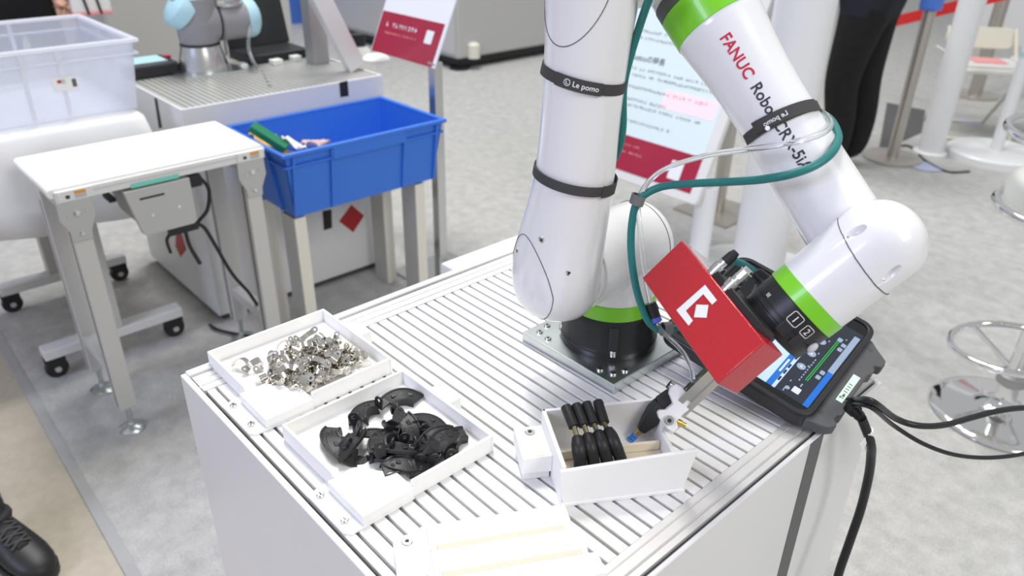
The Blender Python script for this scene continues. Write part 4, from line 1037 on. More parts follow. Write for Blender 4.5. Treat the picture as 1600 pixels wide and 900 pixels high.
MB().band([(tx0+.007,ty0+.007),(tx1-.007,ty0+.007),(tx1-.007,ty1-.007),(tx0+.007,ty1-.007)], [(tx0-.003,ty0-.003),(tx1+.003,ty0-.003),(tx1+.003,ty1+.003),(tx0-.003,ty1+.003)], (0,0,tz1-.048), (1,0,0), (0,1,0), (0,0,1), .008).build('rim_rib', 'tote_blue', bt, smooth=0, bevel=.002)
def tote_rib(yy, xx, s_): MB().bar((xx-s_*.026,yy,tz0+.004),(xx+s_*.004,yy,tz1-.012), .010, .010, (0,1,0)).build('rib', 'tote_blue', bt, smooth=0, bevel=.001)
for yy in (ty0+.03,1.225,1.515,ty1-.03): tote_rib(yy, tx1, 1); tote_rib(yy, tx0, -1)
g = MB(); 
MB().prism([(1.225,tz1-.048),(1.515,tz1-.048),(1.512,tz1-.006),(1.228,tz1-.006)], (tx1+.001,0,0), (0,1,0), (0,0,1), (1,0,0), .009).build('grip_band', 'tote_blue', bt, smooth=0, bevel=.003)
for xx in (-2.49,-2.30): MB().bar((xx,ty0+.026,tz0+.004),(xx,ty0-.004,tz1-.012), .010, .010, (1,0,0)).build('rib', 'tote_blue', bt, smooth=0)
# scraps in the tote
tag(MB().bar(at(393,197,2,.775), at(448,232,2,.70), .055, .022).build('foam_strip', 'leaf_green', None, smooth=0, bevel=.003), 'dark green strip leaning in the left end of the blue tote', 'strip')
for (p0, p1, w_, m_, l_) in (((400,208),(452,246),.07,'kraft','yellow-brown card strip under the green strip in the blue tote'), ((440,216),(480,234),.05,'paper','crumpled white paper scrap beside the green strip in the tote'), ((470,226),(512,222),.04,'pale_pink','thin pinkish paper scrap at the bottom of the blue tote')):
    z0_ = .695 if m_ != 'pale_pink' else .655; a, b = at(*p0, 2, z0_+.03), at(*p1, 2, z0_-.02); d = (b-a); s_ = V((-d.y, d.x, 0)).normalized()
    g = MB(); rows = []
    for i in range(17):
        u = i/16; rows.append([a+d*u+s_*(w_*(v-.5)*(1-.25*math.sin(i*.9)))+up*(.012*math.sin(i*.55+v*5)) for v in (0,.17,.33,.5,.67,.83,1)])
    g.sheet(rows); tag(g.build('paper_scrap', m_, None, smooth=60, solid=.002), l_, 'scrap')

# ================================================================== SECOND DEMO TABLE with grey cobot
qx0, qx1, qy0, qy1, qz = -3.30,-2.603,.914,1.712,.82
t2 = thing('demo_table', (-2.95,1.31,0), 'white panelled demo table with slotted top behind the blue tote', 'table')
MB().box((qx1-.010,qy0,.03),(qx1,qy1,qz+.004)).build('front_panel', 'panel_white', t2, smooth=0, bevel=.002)
MB().box((qx0,qy0,.03),(qx1-.010,qy0+.010,qz+.004)).build('side_panel', 'panel_white', t2, smooth=0, bevel=.002)
MB().box((qx0,qy1-.010,.03),(qx1-.010,qy1,qz+.004)).build('side_panel', 'panel_white', t2, smooth=0, bevel=.002)
MB().box((qx0,qy0+.010,.03),(qx0+.010,qy1-.010,qz+.004)).build('back_panel', 'panel_white', t2, smooth=0)
MB().box((qx0+.02,qy0+.02,0),(qx1-.02,qy1-.02,.03)).build('plinth', 'slot_dark', t2, smooth=0)
MB().box((qx0+.010,qy0+.010,qz-.03),(qx1-.010,qy1-.010,qz-.012)).build('base_plate', 'alu_dark', t2, smooth=0)
s0 = None
for k in range(36):
    y = qy0+.014+k*.0214
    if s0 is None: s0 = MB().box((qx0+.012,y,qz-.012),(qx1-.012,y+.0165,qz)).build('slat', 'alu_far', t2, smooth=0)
    else: child_copy(s0, t2, (0, k*.0214, 0))
def front_mark(poly, m_, name='emblem'):
    pts = [at(x, y, 0, qx1+.001) for x, y in poly]; n = len(pts)
    MB().add(pts+[p-V((.002,0,0)) for p in pts], [tuple(range(n)), tuple(range(2*n-1, n-1, -1))]+[(i, (i+1) % n, n+(i+1) % n, n+i) for i in range(n)]).build(name, m_, t2, smooth=0)
front_mark([(530,129),(543,126),(545,150),(532,152)], 'tape_black')
front_mark([(504,330),(518,327),(519,356),(506,360)], 'tape_black')
front_mark([(580,309),(592,306),(592,334),(581,337)], 'tape_black')
front_mark([(549,320),(569,337),(552,363),(530,346)], 'diamond_red')
def side_mark(poly, m_, name='emblem'):
    pts = [at(x, y, 1, qy0-.001) for x, y in poly]; n = len(pts)
    MB().add(pts+[p+V((0,.002,0)) for p in pts], [tuple(range(n)), tuple(range(2*n-1, n-1, -1))]+[(i, (i+1) % n, n+(i+1) % n, n+i) for i in range(n)]).build(name, m_, t2, smooth=0)
side_mark([(241,153),(245,154),(253,200),(248,200)], 'tape_black')
side_mark([(275,358),(284,366),(291,390),(282,402),(274,385)], 'diamond_red')
# cobot
cb = at(320,112,2,qz); cbr = thing('cobot', cb, 'grey jointed cobot with pale blue caps and silver base on the demo table', 'robot')
MB().box((cb.x-.13,cb.y-.12,qz),(cb.x+.11,cb.y+.12,qz+.012)).build('mounting_plate', 'zinc', cbr, smooth=0)
MB().lathe((cb.x,cb.y,qz+.012), (0,0,1), [(0,.092),(.02,.092),(.07,.078),(.095,.072)], 40).build('base', 'steel', cbr)
MB().lathe((cb.x,cb.y,qz+.107), (0,0,1), [(0,.070),(.004,.068),(.012,.073),(.10,.078),(.17,.078)], 40).build('shoulder', 'cobot_grey', cbr)
hoop((cb.x,cb.y,qz+.108), (0,0,1), .071, .005, 'joint_ring', 'dark_box', cbr)
ce = V((cb.x,cb.y,qz+.185))
MB().lathe(ce+V((0,-.03,0)), (0,1,0), [(0,.06),(.02,.078),(.09,.076),(.10,.070),(.108,.070),(.116,.076),(.215,.074)], 40).build('joint_housing', 'cobot_grey', cbr)
hoop(ce+V((0,.072,0)), (0,1,0), .071, .004, 'joint_ring', 'dark_box', cbr)
MB().lathe(ce+V((0,.185,0)), (0,1,0), [(0,.074),(.03,.076),(.045,.070),(.055,.055),(.058,.03)], 40).build('joint_cap', 'cobot_blue', cbr)
MB().lathe(ce+V((0,-.03,.04)), nrm((-.05,-.6,.5)), [(0,.075),(.03,.078),(.05,.070),(.062,.05),(.066,.02)], 40).build('joint_cap', 'cobot_blue', cbr)
MB().lathe(ce+V((.0,.12,.055)), (0,0,1), [(0,.066),(.012,.072),(.03,.072),(.30,.055)], 40).build('lower_arm', 'steel', cbr)
cable('air_tube', [at(392,40,0,cb.x+.08), at(388,70,0,cb.x+.10), at(395,95,0,cb.x+.13), at(410,115,0,cb.x+.16), at(422,136,2,qz+.004)], .006, 'clear_tube', 'clear tube hanging from the grey cobot to the demo table', 'air tube')
# things on the demo table
def boxthing(name, a, b, m_, label, cat, bevel=.004):
    o = MB().box(a, b).build(name, m_, None, smooth=0, bevel=bevel); return tag(o, label, cat)
bt_ = thing('pendant_case', at(235,118,2,qz), 'dark pendant case with pale screen lying left of the grey cobot', 'tablet')
pa = at(235,118,2,qz)
MB().box((pa.x-.12,pa.y-.10,qz),(pa.x+.05,pa.y+.10,qz+.05)).build('body', 'dark_box', bt_, smooth=0, bevel=.01)
MB().box((pa.x-.10,pa.y-.08,qz+.05),(pa.x+.02,pa.y+.07,qz+.053)).build('screen', 'ui_pale' if False else 'cobot_blue', bt_, smooth=0)
MB().box((pa.x-.05,pa.y+.075,qz+.05),(pa.x-.02,pa.y+.098,qz+.06)).build('stop_button', 'diamond_red', bt_, smooth=0)
pa = at(455,95,2,qz)
bx_ = thing('control_box', pa, 'black control box with open lid behind the grey cobot', 'box')
MB().box((pa.x-.22,pa.y-.17,qz),(pa.x-.02,pa.y+.10,qz+.035)).build('body', 'dark_box', bx_, smooth=0, bevel=.004)
MB().obox((pa.x-.24,pa.y-.03,qz+.15), (0,1,0), nrm((-.25,0,1)), nrm((1,0,.25)), .14, .12, .006).build('lid', 'dark_box', bx_, smooth=0, bevel=.003)
for i, (px, py, w_) in enumerate(((380,107,.028),(432,101,.045),(462,95,.04))):
    p = at(px, py, 2, qz)
    boxthing('white_block', (p.x-.02,p.y-w_/2,qz),(p.x+.02,p.y+w_/2,qz+.022), 'cushion' if i else 'print_white', ('small white block nearest the grey cobot', 'cream block in the middle of the row by the black box', 'cream block at the right of the row by the slanted bar')[i], 'block', .003)
pa = at(497,98,2,qz); 
boxthing('extrusion_post', (pa.x-.035,pa.y-.035,qz),(pa.x+.035,pa.y+.035,qz+.60), 'alu_dark', 'grey upright extrusion post on the demo table', 'post', .002)
pa = at(556,110,2,qz+.0); pb = pa+V((-.02,-.20,.45))
tag(MB().bar(pa+V((0,0,.012)), pb, .075, .045, (1,0,0)).build('slanted_bar', 'alu', None, smooth=0, bevel=.004), 'silver extrusion bar slanting up from the demo table', 'bar')
pa = at(588,97,2,qz)
tag(MB().lathe(pa, (0,0,1), [(0,.055),(.015,.058),(.028,.045),(.034,.02)], 24).build('white_puck', 'print_white'), 'round white dome lying right of the slanted bar', 'dome')
pa = at(577,78,2,qz)
tg_ = thing('white_canister', pa, 'pale canister with dark cap beside the red and white sign', 'canister')
MB().lathe(pa+V((-.12,.02,-.82+.0)), (0,0,1), [(0,.07),(.75,.07),(.80,.05),(.82,.03)], 20).build('body', 'cushion', tg_)
MB().lathe(pa+V((-.12,.02,0)), (0,0,1), [(0,.035),(.05,.035)], 16).build('cap', 'dark_box', tg_)

# ================================================================== SIGNS
sb = V((-2.379,1.803,0))
sn = thing('sign_stand', sb, 'tilted white and red sign board on a grey post behind the tote', 'sign')
MB().box((sb.x-.020,sb.y-.020,0),(sb.x+.020,sb.y+.020,.90)).build('post', 'steel', sn, smooth=0, bevel=.002)
MB().box((sb.x-.15,sb.y-.15,0),(sb.x+.15,sb.y+.15,.012)).build('foot', 'steel', sn, smooth=0, bevel=.003)
P0 = V((-2.364,1.785,.880)); ex = V((1,0,0)); pA = at(712,0,0,-2.364); ey = (pA-P0); ey.x = 0; ey.normalize(); ez = ex.cross(ey)
MB().prism([(-.415,0),(.008,0),(.008,.60),(-.415,.60)], P0, ex, ey, ez, .006).build('board', 'sign_white', sn, smooth=0)
MB().prism([(-.410,.0),(-.008,0),(-.008,.165),(-.410,.165)], P0+ez*.006, ex, ey, ez, .001).build('red_panel', 'sign_red', sn, smooth=0)
def strokes(par, o, ex, ey, ez, rows, m_, h, seed=1):
    rnd = random.Random(seed); g = MB()
    for (x0_, x1_, y_) in rows:
        x = x0_
        while x < x1_:
            w_ = h*rnd.uniform(.35,1.0)
            for _ in range(2):
                yy = y_+rnd.uniform(0,h*.7); g.prism([(x,yy),(x+w_,yy),(x+w_,yy+h*.16),(x,yy+h*.16)], o, ex, ey, ez, .0008)
            xx = x+rnd.uniform(0,w_*.6); g.prism([(xx,y_),(xx+h*.13,y_),(xx+h*.13,y_+h*.9),(xx,y_+h*.9)], o, ex, ey, ez, .0008)
            x += h*1.05+(h if rnd.random() < .12 else 0)
    return tag(g.build('print', m_, par, smooth=0), kind='stuff')
strokes(sn, P0+ez*.006, ex, ey, ez, [(-.33,-.12,.300),(-.35,-.16,.255),(-.36,-.30,.230)], 'sign_ink', .014, 3)
strokes(sn, P0+ez*.007, ex, ey, ez, [(-.36,-.17,.108)], 'sign_white', .020, 4)
strokes(sn, P0+ez*.007, ex, ey, ez, [(-.36,-.14,.080)], 'pinkish', .009, 5)
MB().prism(rrect(.045,.050,.004,3,-.075,.105), P0+ez*.007, ex, ey, ez, .0008).build('white_square', 'sign_white', sn, smooth=0)
# kiosk display
kf = at(1088,418,2,0)
kk = thing('kiosk_display', kf, 'white framed information display with red footer on a white pole behind the robot', 'display')
KY = kf.y-.10
K0 = at(1087,322,1,KY); kA = at(1143,170,0,K0.x); ex = V((1,0,0)); ey = kA-K0; ey.x = 0; ey.normalize(); ez = ex.cross(ey)
KW = .68
MB().prism([(a-KW/2, b) for a, b in rrect(KW,1.05,.022,5,0,.525)], K0-ez*.03, ex, ey, ez, .03).build('frame', 'panel_white', kk, smooth=30, bevel=.004)
MB().prism([(-KW+.04,.195),(-.045,.195),(-.045,1.01),(-KW+.04,1.01)], K0, ex, ey, ez, .0012).build('screen', 'sign_screen', kk, smooth=0)
MB().prism([(-KW+.04,.040),(-.045,.040),(-.045,.195),(-KW+.04,.195)], K0, ex, ey, ez, .0013).build('red_footer', 'sign_red', kk, smooth=0)
MB().prism(rrect(.062,.080,.003,3,-.150,.112), K0+ez*.0013, ex, ey, ez, .0006).build('white_square', 'sign_white', kk, smooth=0)
g = MB(); hw_ = max(v[0] for v in TX['head'][0]); flat_text(g, 'head', K0+ex*(-.575)+ey*.520+ez*.0018, ex*(.19/hw_), ey*(.19/hw_)); g.build('heading', 'sign_ink', kk, smooth=0)
strokes(kk, K0+ez*.0013, ex, ey, ez, [(-.58,-.15,.478),(-.58,-.10,.450),(-.58,-.33,.398),(-.58,-.30,.345),(-.58,-.12,.318),(-.48,-.25,.252),(-.56,-.20,.640),(-.56,-.22,.610)], 'sign_glue', .015, 8)
MB().prism([(-.335,.345),(-.060,.345),(-.060,.428),(-.335,.428)], K0+ez*.0013, ex, ey, ez, .0005).build('highlight', 'sign_pink', kk, smooth=0)
strokes(kk, K0+ez*.0018, ex, ey, ez, [(-.32,-.10,.398)], 'pinkish', .016, 9)
strokes(kk, K0+ez*.0014, ex, ey, ez, [(-.60,-.36,.150),(-.60,-.34,.118)], 'pinkish', .012, 10)
MB().cyl((kf.x,kf.y,.02),(kf.x,kf.y,K0.z+.06), .045, seg=32).build('pole', 'pole_white', kk)
MB().lathe((kf.x,kf.y,0), (0,0,1), [(0,.20),(.012,.20),(.018,.19),(.02,.05)], 40).build('foot', 'pole_white', kk)
MB().bar((kf.x,kf.y,K0.z+.03), K0-ex*KW*.5+ey*.30-ez*.06, .05, .05).build('mount', 'pole_white', kk)

# ================================================================== RIGHT BACKGROUND
bpf = at(1180,428,2,0)
bpn = thing('white_column', bpf, 'thick white column standing between the kiosk and the person in black', 'column')
rp = 43/1209*(V(CR[2]).dot(bpf+V((0,0,.6))-V(CC)))
MB().lathe(bpf, (0,0,1), [(0,rp),(2.6,rp)], 48).build('shaft', 'pole_white', bpn)
MB().lathe(bpf, (0,0,1), [(0,rp*2.6),(.012,rp*2.6),(.016,rp*2.4)], 48).build('foot', 'pole_white', bpn)
sp = at(1120,330,2,0)
stt = thing('queue_post', sp, 'brushed steel post on square foot seen between kiosk and white column', 'post')
MB().cyl(sp, sp+V((0,0,1.0)), .035, seg=24).build('pole', 'steel_pole', stt); MB().box((sp.x-.16,sp.y-.16,0),(sp.x+.16,sp.y+.16,.012)).build('foot', 'steel_pole', stt, smooth=0)
def round_post(name, f, r, h, rb, m_, label, cat, mb_='pole_white', bh=.02):
    t = thing(name, f, label, cat)
    MB().cyl(f+V((0,0,bh)), f+V((0,0,h)), r, seg=32).build('pole', m_, t); MB().lathe(f, (0,0,1), [(0,rb),(bh*.8,rb),(bh,rb*.96),(bh+.004,r)], 48).build('foot', mb_, t); return t
round_post('display_pole', at(1452,240,2,0), .073, 2.4, .10, 'pole_white', 'white pole left of the folding chair', 'pole')
pb3 = at(1552,246,2,0)
q3 = round_post('display_pole', pb3, .036, 2.4, .275, 'pole_white', 'slim white pole on a wide round white foot right of the folding chair', 'pole', bh=.05)
MB().lathe(pb3+V((.0,-.0,.62)), (0,0,1), [(0,.0375),(.03,.0375)], 20).build('sticker', 'cobot_blue', q3)
# stanchion and red belt
sf = at(1393,248,2,0)
sq_ = round_post('queue_stanchion', sf, .034, 1.05, .17, 'steel_pole', 'steel queue stanchion beside the person in black trousers', 'stanchion', 'steel_pole', .02)
MB().box((sf.x-.05,sf.y-.05,.88),(sf.x+.05,sf.y+.05,.98)).build('belt_head', 'backdrop_blue', sq_, smooth=0, bevel=.01)
sf2 = at(1522,150,2,0)
round_post('queue_stanchion', sf2, .05, 1.1, .17, 'steel_pole', 'steel queue post behind the back of the folding chair', 'stanchion', 'steel_pole', .02)
a, b = at(1420,28,1,sf.y+1.2), at(1485,12,1,sf.y+1.2)
dd = (b-a); 
g = MB(); g.bar(a-dd*.5, b+dd*1.6, .004, .075, (0,0,1)); tag(g.build('queue_belt', 'belt_red', None, smooth=0), 'red queue belt stretched behind the white pole', 'belt')
ld = at(1430,226,2,0)
tag(MB().lathe(at(1391,246,2,.021)+V((.20,.05,-.018)), (0,0,1), [(0,.09),(.004,.09)], 32).build('floor_disc', 'led_blue'), 'pale blue disc on the floor by the stanchion foot', 'disc')
tag(MB().lathe(at(1512,190,2,0), (0,0,1), [(0,.10),(.004,.10)], 32).build('floor_disc', 'led_blue'), 'pale blue disc on the floor under the folding chair', 'disc')
mp_ = [at(*q, 2, .004) for q in ((1386,160),(1446,172),(1440,207),(1373,236))]
g = MB(); g.add(mp_+[p-V((0,0,.006)) for p in mp_], [(0,1,2,3),(7,6,5,4)]+[(i,(i+1)%4,4+(i+1)%4,4+i) for i in range(4)]); tag(g.build('floor_mat', 'mat_dark', None, smooth=0), 'dark grey mat on the floor behind the stanchion', 'mat')
cable('trailing_cord', [at(1388,232,2,.006), at(1420,228,2,.006), at(1445,250,2,.006), at(1480,268,2,.006), at(1515,268,2,.006)], .006, 'black_cable', 'thin dark cord on the carpet running to the round white foot', 'cable')
# folding chair
fc = at(1506,206,2,0); 
fch = thing('folding_chair', fc, 'cream folding chair with papers on its seat in the far right', 'chair')
cxr = V((.80,.60,0)).normalized(); cyr = V((-.60,.80,0)).normalized()
def cp(x, y, z_): return fc+cxr*x+cyr*y+V((0,0,z_))
for s_ in (-.21,.21):
    MB().tube([cp(s_,-.22,.01),cp(s_,.02,.43),cp(s_,.20,.66)], .012, 10).build('leg', 'chair_cream', fch)
    MB().tube([cp(s_*.92,.24,.01),cp(s_*.92,-.16,.43)], .012, 10).build('leg', 'chair_cream', fch)
MB().tube([cp(-.21,-.22,.012),cp(.21,-.22,.012)], .012, 10).build('floor_bar', 'chair_cream', fch); MB().tube([cp(-.19,.24,.012),cp(.19,.24,.012)], .012, 10).build('floor_bar', 'chair_cream', fch)
MB().prism([(x, y) for x, y in rrect(.42,.40,.06,5)], cp(0,0,.43), cxr, cyr, V((0,0,1)), .035).build('seat', 'cushion', fch, bevel=.01)
MB().prism(rrect(.44,.14,.06,6), cp(0,.18,.60), cxr, nrm(cyr*.35+V((0,0,1))), nrm(cyr-V((0,0,.35))), .02).build('backrest', 'chair_cream', fch, bevel=.006)
tr_ = thing('paper_tray', cp(0,0,.466), 'white paper tray lying on the folding chair seat', 'tray')
MB().obox(cp(.0,-.02,.472), cxr, cyr, up, .23, .16, .006).build('tray_floor', 'panel_white', tr_); MB().obox(cp(.24,-.02,.51), nrm(cxr+up*.8), cyr, nrm(up-cxr*.8), .05, .16, .005).build('flap', 'panel_white', tr_); MB().obox(cp(-.24,-.02,.51), nrm(-cxr+up*.8), cyr, nrm(up+cxr*.8), .05, .16, .005).build('flap', 'panel_white', tr_)
MB().obox(cp(.02,.02,.4815), cxr, cyr, up, .10, .08, .003).build('paper', 'pinkish', tr_)
# bar stool
bs = at(1560,648,2,0); sto = thing('bar_stool', bs, 'chrome bar stool with foot ring and pale round seat at the right edge', 'stool')
MB().lathe(bs, (0,0,1), [(0,.205),(.006,.208),(.012,.204),(.022,.17),(.034,.09),(.05,.045),(.075,.032),(.12,.030)], 56).build('foot', 'chrome', sto, smooth=60)
MB().cyl(bs+V((0,0,.10)), bs+V((0,0,.70)), .025, seg=24).build('column', 'chrome', sto)
fr0 = bs+V((-.02,-.05,.27))
x, y = V((1,0,0)), V((0,1,0)); N = 48
MB().tube([fr0+V((.17*math.cos(2*PI*k/N)-.0,.17*math.sin(2*PI*k/N),.02*math.cos(2*PI*k/N))) for k in range(N)], .011, 12, True).build('foot_ring', 'chrome', sto)
for a in (2.6,-1.0): MB().tube([fr0+V((.17*math.cos(a),.17*math.sin(a),.02*math.cos(a))), bs+V((0,0,.17))], .009, 10).build('ring_arm', 'chrome', sto)
MB().lathe(bs+V((0,0,.13)), (0,0,1), [(0,.045),(.03,.045),(.04,.03)], 24).build('collar', 'alu_dark', sto)
MB().lathe(bs+V((0,0,.72)), (0,0,1), [(0,.17),(.01,.19),(.055,.195),(.075,.185),(.085,.15)], 48).build('seat', 'cushion', sto, smooth=50)
MB().tube([bs+V((.205*math.cos(2*PI*k/N),.205*math.sin(2*PI*k/N),.715)) for k in range(N)], .013, 12, True).build('seat_ring', 'chrome', sto)
MB().tube([bs+V((.235*math.cos(a),.235*math.sin(a),.93)) for a in [math.radians(85+i*8) for i in range(27)]], .012, 12).build('back_rail', 'chrome', sto)
for a in (95, 282): MB().tube([bs+V((.19*math.cos(math.radians(a)),.19*math.sin(math.radians(a)),.72)), bs+V((.235*math.cos(math.radians(a)),.235*math.sin(math.radians(a)),.93))], .010, 10).build('back_post', 'chrome', sto)

# ================================================================== FAR BACKGROUND
# machine cabinet behind the sign
ck = at(716,112,2,0)
cbn = thing('machine_cabinet', ck, 'large grey machine cabinet on feet behind the sign', 'cabinet')
MB().box((ck.x-2.4,ck.y,.10),(ck.x,ck.y+3.0,2.2)).build('body', 'cabinet_grey', cbn, smooth=0, bevel=.02)
MB().box((ck.x-2.3,ck.y-.01,.14),(ck.x-.04,ck.y,2.1)).build('side_door', 'cabinet_light', cbn, smooth=0)
MB().box((ck.x-.30,ck.y-.03,.65),(ck.x-.24,ck.y-.01,1.0)).build('handle', 'dark_box', cbn, smooth=0)
MB().box((ck.x-2.2,ck.y+.06,.03),(ck.x-.05,ck.y+2.9,.10)).build('plinth', 'dark_box', cbn, smooth=0)
for i, (xx, yy) in enumerate(((-.08,.08),(-.08,2.8),(-2.3,.08))): MB().lathe((ck.x+xx,ck.y+yy,0), (0,0,1), [(0,.09),(.02,.09),(.03,.03),(.12,.03)], 20).build('foot', 'dark_box', cbn)
MB().lathe((ck.x+.02,ck.y+.16,.10), (0,0,1), [(0,.055),(.11,.055),(.13,.03)], 20).build('bumper', 'cream', cbn)
# grey cabinet behind the cobot
gk = at(330,84,2,0)
cg = thing('grey_enclosure', V((-5.2,1.9,0)), 'plain grey machine enclosure behind the grey cobot', 'cabinet')
MB().box((-6.4,1.35,.12),(-4.75,2.47,2.1)).build('body', 'cabinet_grey', cg, smooth=0, bevel=.02)
MB().box((-6.35,1.40,0),(-4.8,2.42,.12)).build('plinth', 'dark_box', cg, smooth=0)
MB().box((-4.75,2.0,.2),(-4.744,2.01,2.0)).build('door_gap', 'ring_grey', cg, smooth=0)
bd = MB().box((-8.3,2.2,0),(-8.2,5.2,2.4)).build('wall_back', 'backdrop_blue', None, smooth=0); tag(bd, 'blue booth wall panel behind the demo table', kind='structure')
bd = MB().box((-8.2,.1,0),(-8.1,1.35,2.4)).build('wall_left', 'backdrop_blue', None, smooth=0); tag(bd, 'blue booth wall panel at the far left', kind='structure')
bd = MB().box((-3.2,9.6,0),(.8,9.7,1.1)).build('wall_right', 'panel_white', None, smooth=0); tag(bd, 'white booth counter wall far behind the folding chair', kind='structure')
# ================================================================== PEOPLE
def person(name, base, yaw, joints, edges, matfn, mats, label, sub=2):
    # joints: key -> (x right, y forward, z up, radius_x, radius_y)
    keys = list(joints); me = bpy.data.meshes.new(name)
    c, s_ = math.cos(yaw), math.sin(yaw); base = V(base)
    pos = [V((joints[k][0]*c-joints[k][1]*s_, joints[k][0]*s_+joints[k][1]*c, joints[k][2])) for k in keys]
    me.from_pydata(pos, [(keys.index(a), keys.index(b)) for a, b in edges], []); me.update()
    o = bpy.data.objects.new(name, me); COL.objects.link(o)
    o.modifiers.new('skin', 'SKIN'); sv = me.skin_vertices[0].data
    for i, k in enumerate(keys): sv[i].radius = (joints[k][3], joints[k][4]); sv[i].use_root = (k == 'pelvis')
    q = o.modifiers.new('sub', 'SUBSURF'); q.levels = sub; q.render_levels = sub
    dg = bpy.context.evaluated_depsgraph_get(); m2 = bpy.data.meshes.new_from_object(o.evaluated_get(dg))
    o.modifiers.clear(); o.data = m2
    m2.materials.clear()
    for x in mats: m2.materials.append(MAT[x])
    for p in m2.polygons:
        p.use_smooth = True; l = p.center; p.material_index = matfn(V((l.x*c+l.y*s_, -l.x*s_+l.y*c, l.z)))
    o.location = base; WL[o.name] = base
    return tag(o, label, 'person')
BODY = {'pelvis':(0,0,.96,.15,.11),'waist':(0,.0,1.10,.135,.10),'chest':(0,.0,1.32,.16,.11),'neckb':(0,0,1.46,.065,.06),'neck':(0,.01,1.53,.055,.055),'head':(0,.03,1.62,.075,.09),'crown':(0,.02,1.70,.07,.085)}
def legs(J, l, r):
    for s_, (kx, ky, fx_, fy) in ((-1,l),(1,r)):
        t = 'l' if s_ < 0 else 'r'
        J['hip'+t] = (s_*.095,0,.90,.092,.095); J['knee'+t] = (s_*.10+kx,ky,.50,.066,.068); J['calf'+t] = (s_*.10+(kx+fx_)/2,(ky+fy)/2-.015,.33,.062,.062); J['ank'+t] = (s_*.10+fx_,fy,.10,.055,.055); J['ball'+t] = (s_*.105+fx_,fy+.13,.045,.045,.038); J['toe'+t] = (s_*.105+fx_,fy+.20,.038,.035,.03)
LE = [('pelvis','waist'),('waist','chest'),('chest','neckb'),('neckb','neck'),('neck','head'),('head','crown')]
for t in 'lr': LE += [('pelvis','hip'+t),('hip'+t,'knee'+t),('knee'+t,'calf'+t),('calf'+t,'ank'+t),('ank'+t,'ball'+t),('ball'+t,'toe'+t)]
def arm_chain(J, E_, t, sh_, el, wr, hand_dir, palm_n):
    J['sh'+t] = (*sh_,.062,.062); J['el'+t] = (*el,.046,.046); J['fo'+t] = tuple((V(el)*.6+V(wr)*.4))+(.042,.042); J['wr'+t] = (*wr,.028,.026)
    hd = V(hand_dir).normalized(); pn_ = V(palm_n).normalized(); sd = hd.cross(pn_).normalized()
    J['pa'+t] = tuple(V(wr)+hd*.055)+(.034,.018)
    E_ += [('chest','sh'+t),('sh'+t,'el'+t),('el'+t,'fo'+t),('fo'+t,'wr'+t),('wr'+t,'pa'+t)]
    for i, (off, ln) in enumerate(((-.030,.070),(-.010,.080),(.010,.075),(.029,.058))):
        a = V(wr)+hd*.088+sd*off; b = a+hd*ln*.55-pn_*.012; c_ = b+hd*ln*.35-pn_*.025
        for nm, p, r_ in (('f%d'%i,a,.0105),('g%d'%i,b,.0095),('h%d'%i,c_,.008)): J[nm+t] = tuple(p)+(r_,r_)
        E_ += [('pa'+t,'f%d'%i+t),('f%d'%i+t,'g%d'%i+t),('g%d'%i+t,'h%d'%i+t)]
    a = V(wr)+hd*.035-sd*.038; b = a+hd*.035-sd*.022-pn_*.008; c_ = b+hd*.028-pn_*.012
    for nm, p, r_ in (('t0',a,.013),('t1',b,.011),('t2',c_,.009)): J[nm+t] = tuple(p)+(r_,r_)
    E_ += [('wr'+t,'t0'+t),('t0'+t,'t1'+t),('t1'+t,'t2'+t)]
def mk(base, yaw, l, r, armL, armR, mats, zones, label, name='person', wide=1.0):
    J = dict(BODY); E_ = list(LE); legs(J, l, r)
    for k in list(J):
        if k[:-1] in ('hip','knee','calf','ank') or k in ('pelvis','waist'): q = J[k]; J[k] = (q[0],q[1],q[2],q[3]*wide,q[4]*wide); arm_chain(J, E_, 'L', *armL); arm_chain(J, E_, 'R', *armR)
    wl, wr_ = V(armL[2]), V(armR[2])
    def mf(p):
        if p.z > 1.47: return 4 if (p.z > 1.66 or p.y < -.02) else 3
        for A_ in (armL, armR):
            d_ = p-V(A_[2]); f_ = (V(A_[2])-V(A_[1])).normalized()
            if (p.y > .13 or abs(p.x) > .19) and d_.length < .21 and d_.dot(f_) > -.03 and d_.dot(V(A_[3]).normalized()) > -.04: return 3
        if abs(p.x) > .29 and p.z > .8: return 2
        return 0 if p.z < .085 else (1 if p.z < zones else 2)
    return person(name, base, yaw, J, E_, mf, mats, label)
behind = lambda s_: ((s_*.19,0,1.40),(s_*.25,-.14,1.14),(s_*.10,-.26,.98),(-s_,-.1,-.3),(0,1,0))
hang = lambda s_: ((s_*.19,0,1.40),(s_*.25,-.02,1.12),(s_*.26,.06,.88),(0,.15,-1),(-s_,0,0))
# person in black trousers, seen from behind, right of the column
pB = at(1306,258,2,0)
front = lambda s_: ((s_*.19,0,1.40),(s_*.22,.10,1.13),(s_*.08,.30,1.12),(-s_*.6,.6,.1),(0,0,-1))
mk(pB, math.radians(98), (0,.05,.02,.0), (0,-.02,-.02,-.06), front(-1), front(1), ['shoe_black','trouser_black','jacket_navy','skin','hair'], .90, 'person in black trousers and dark jacket standing behind the forearm', wide=1.48)
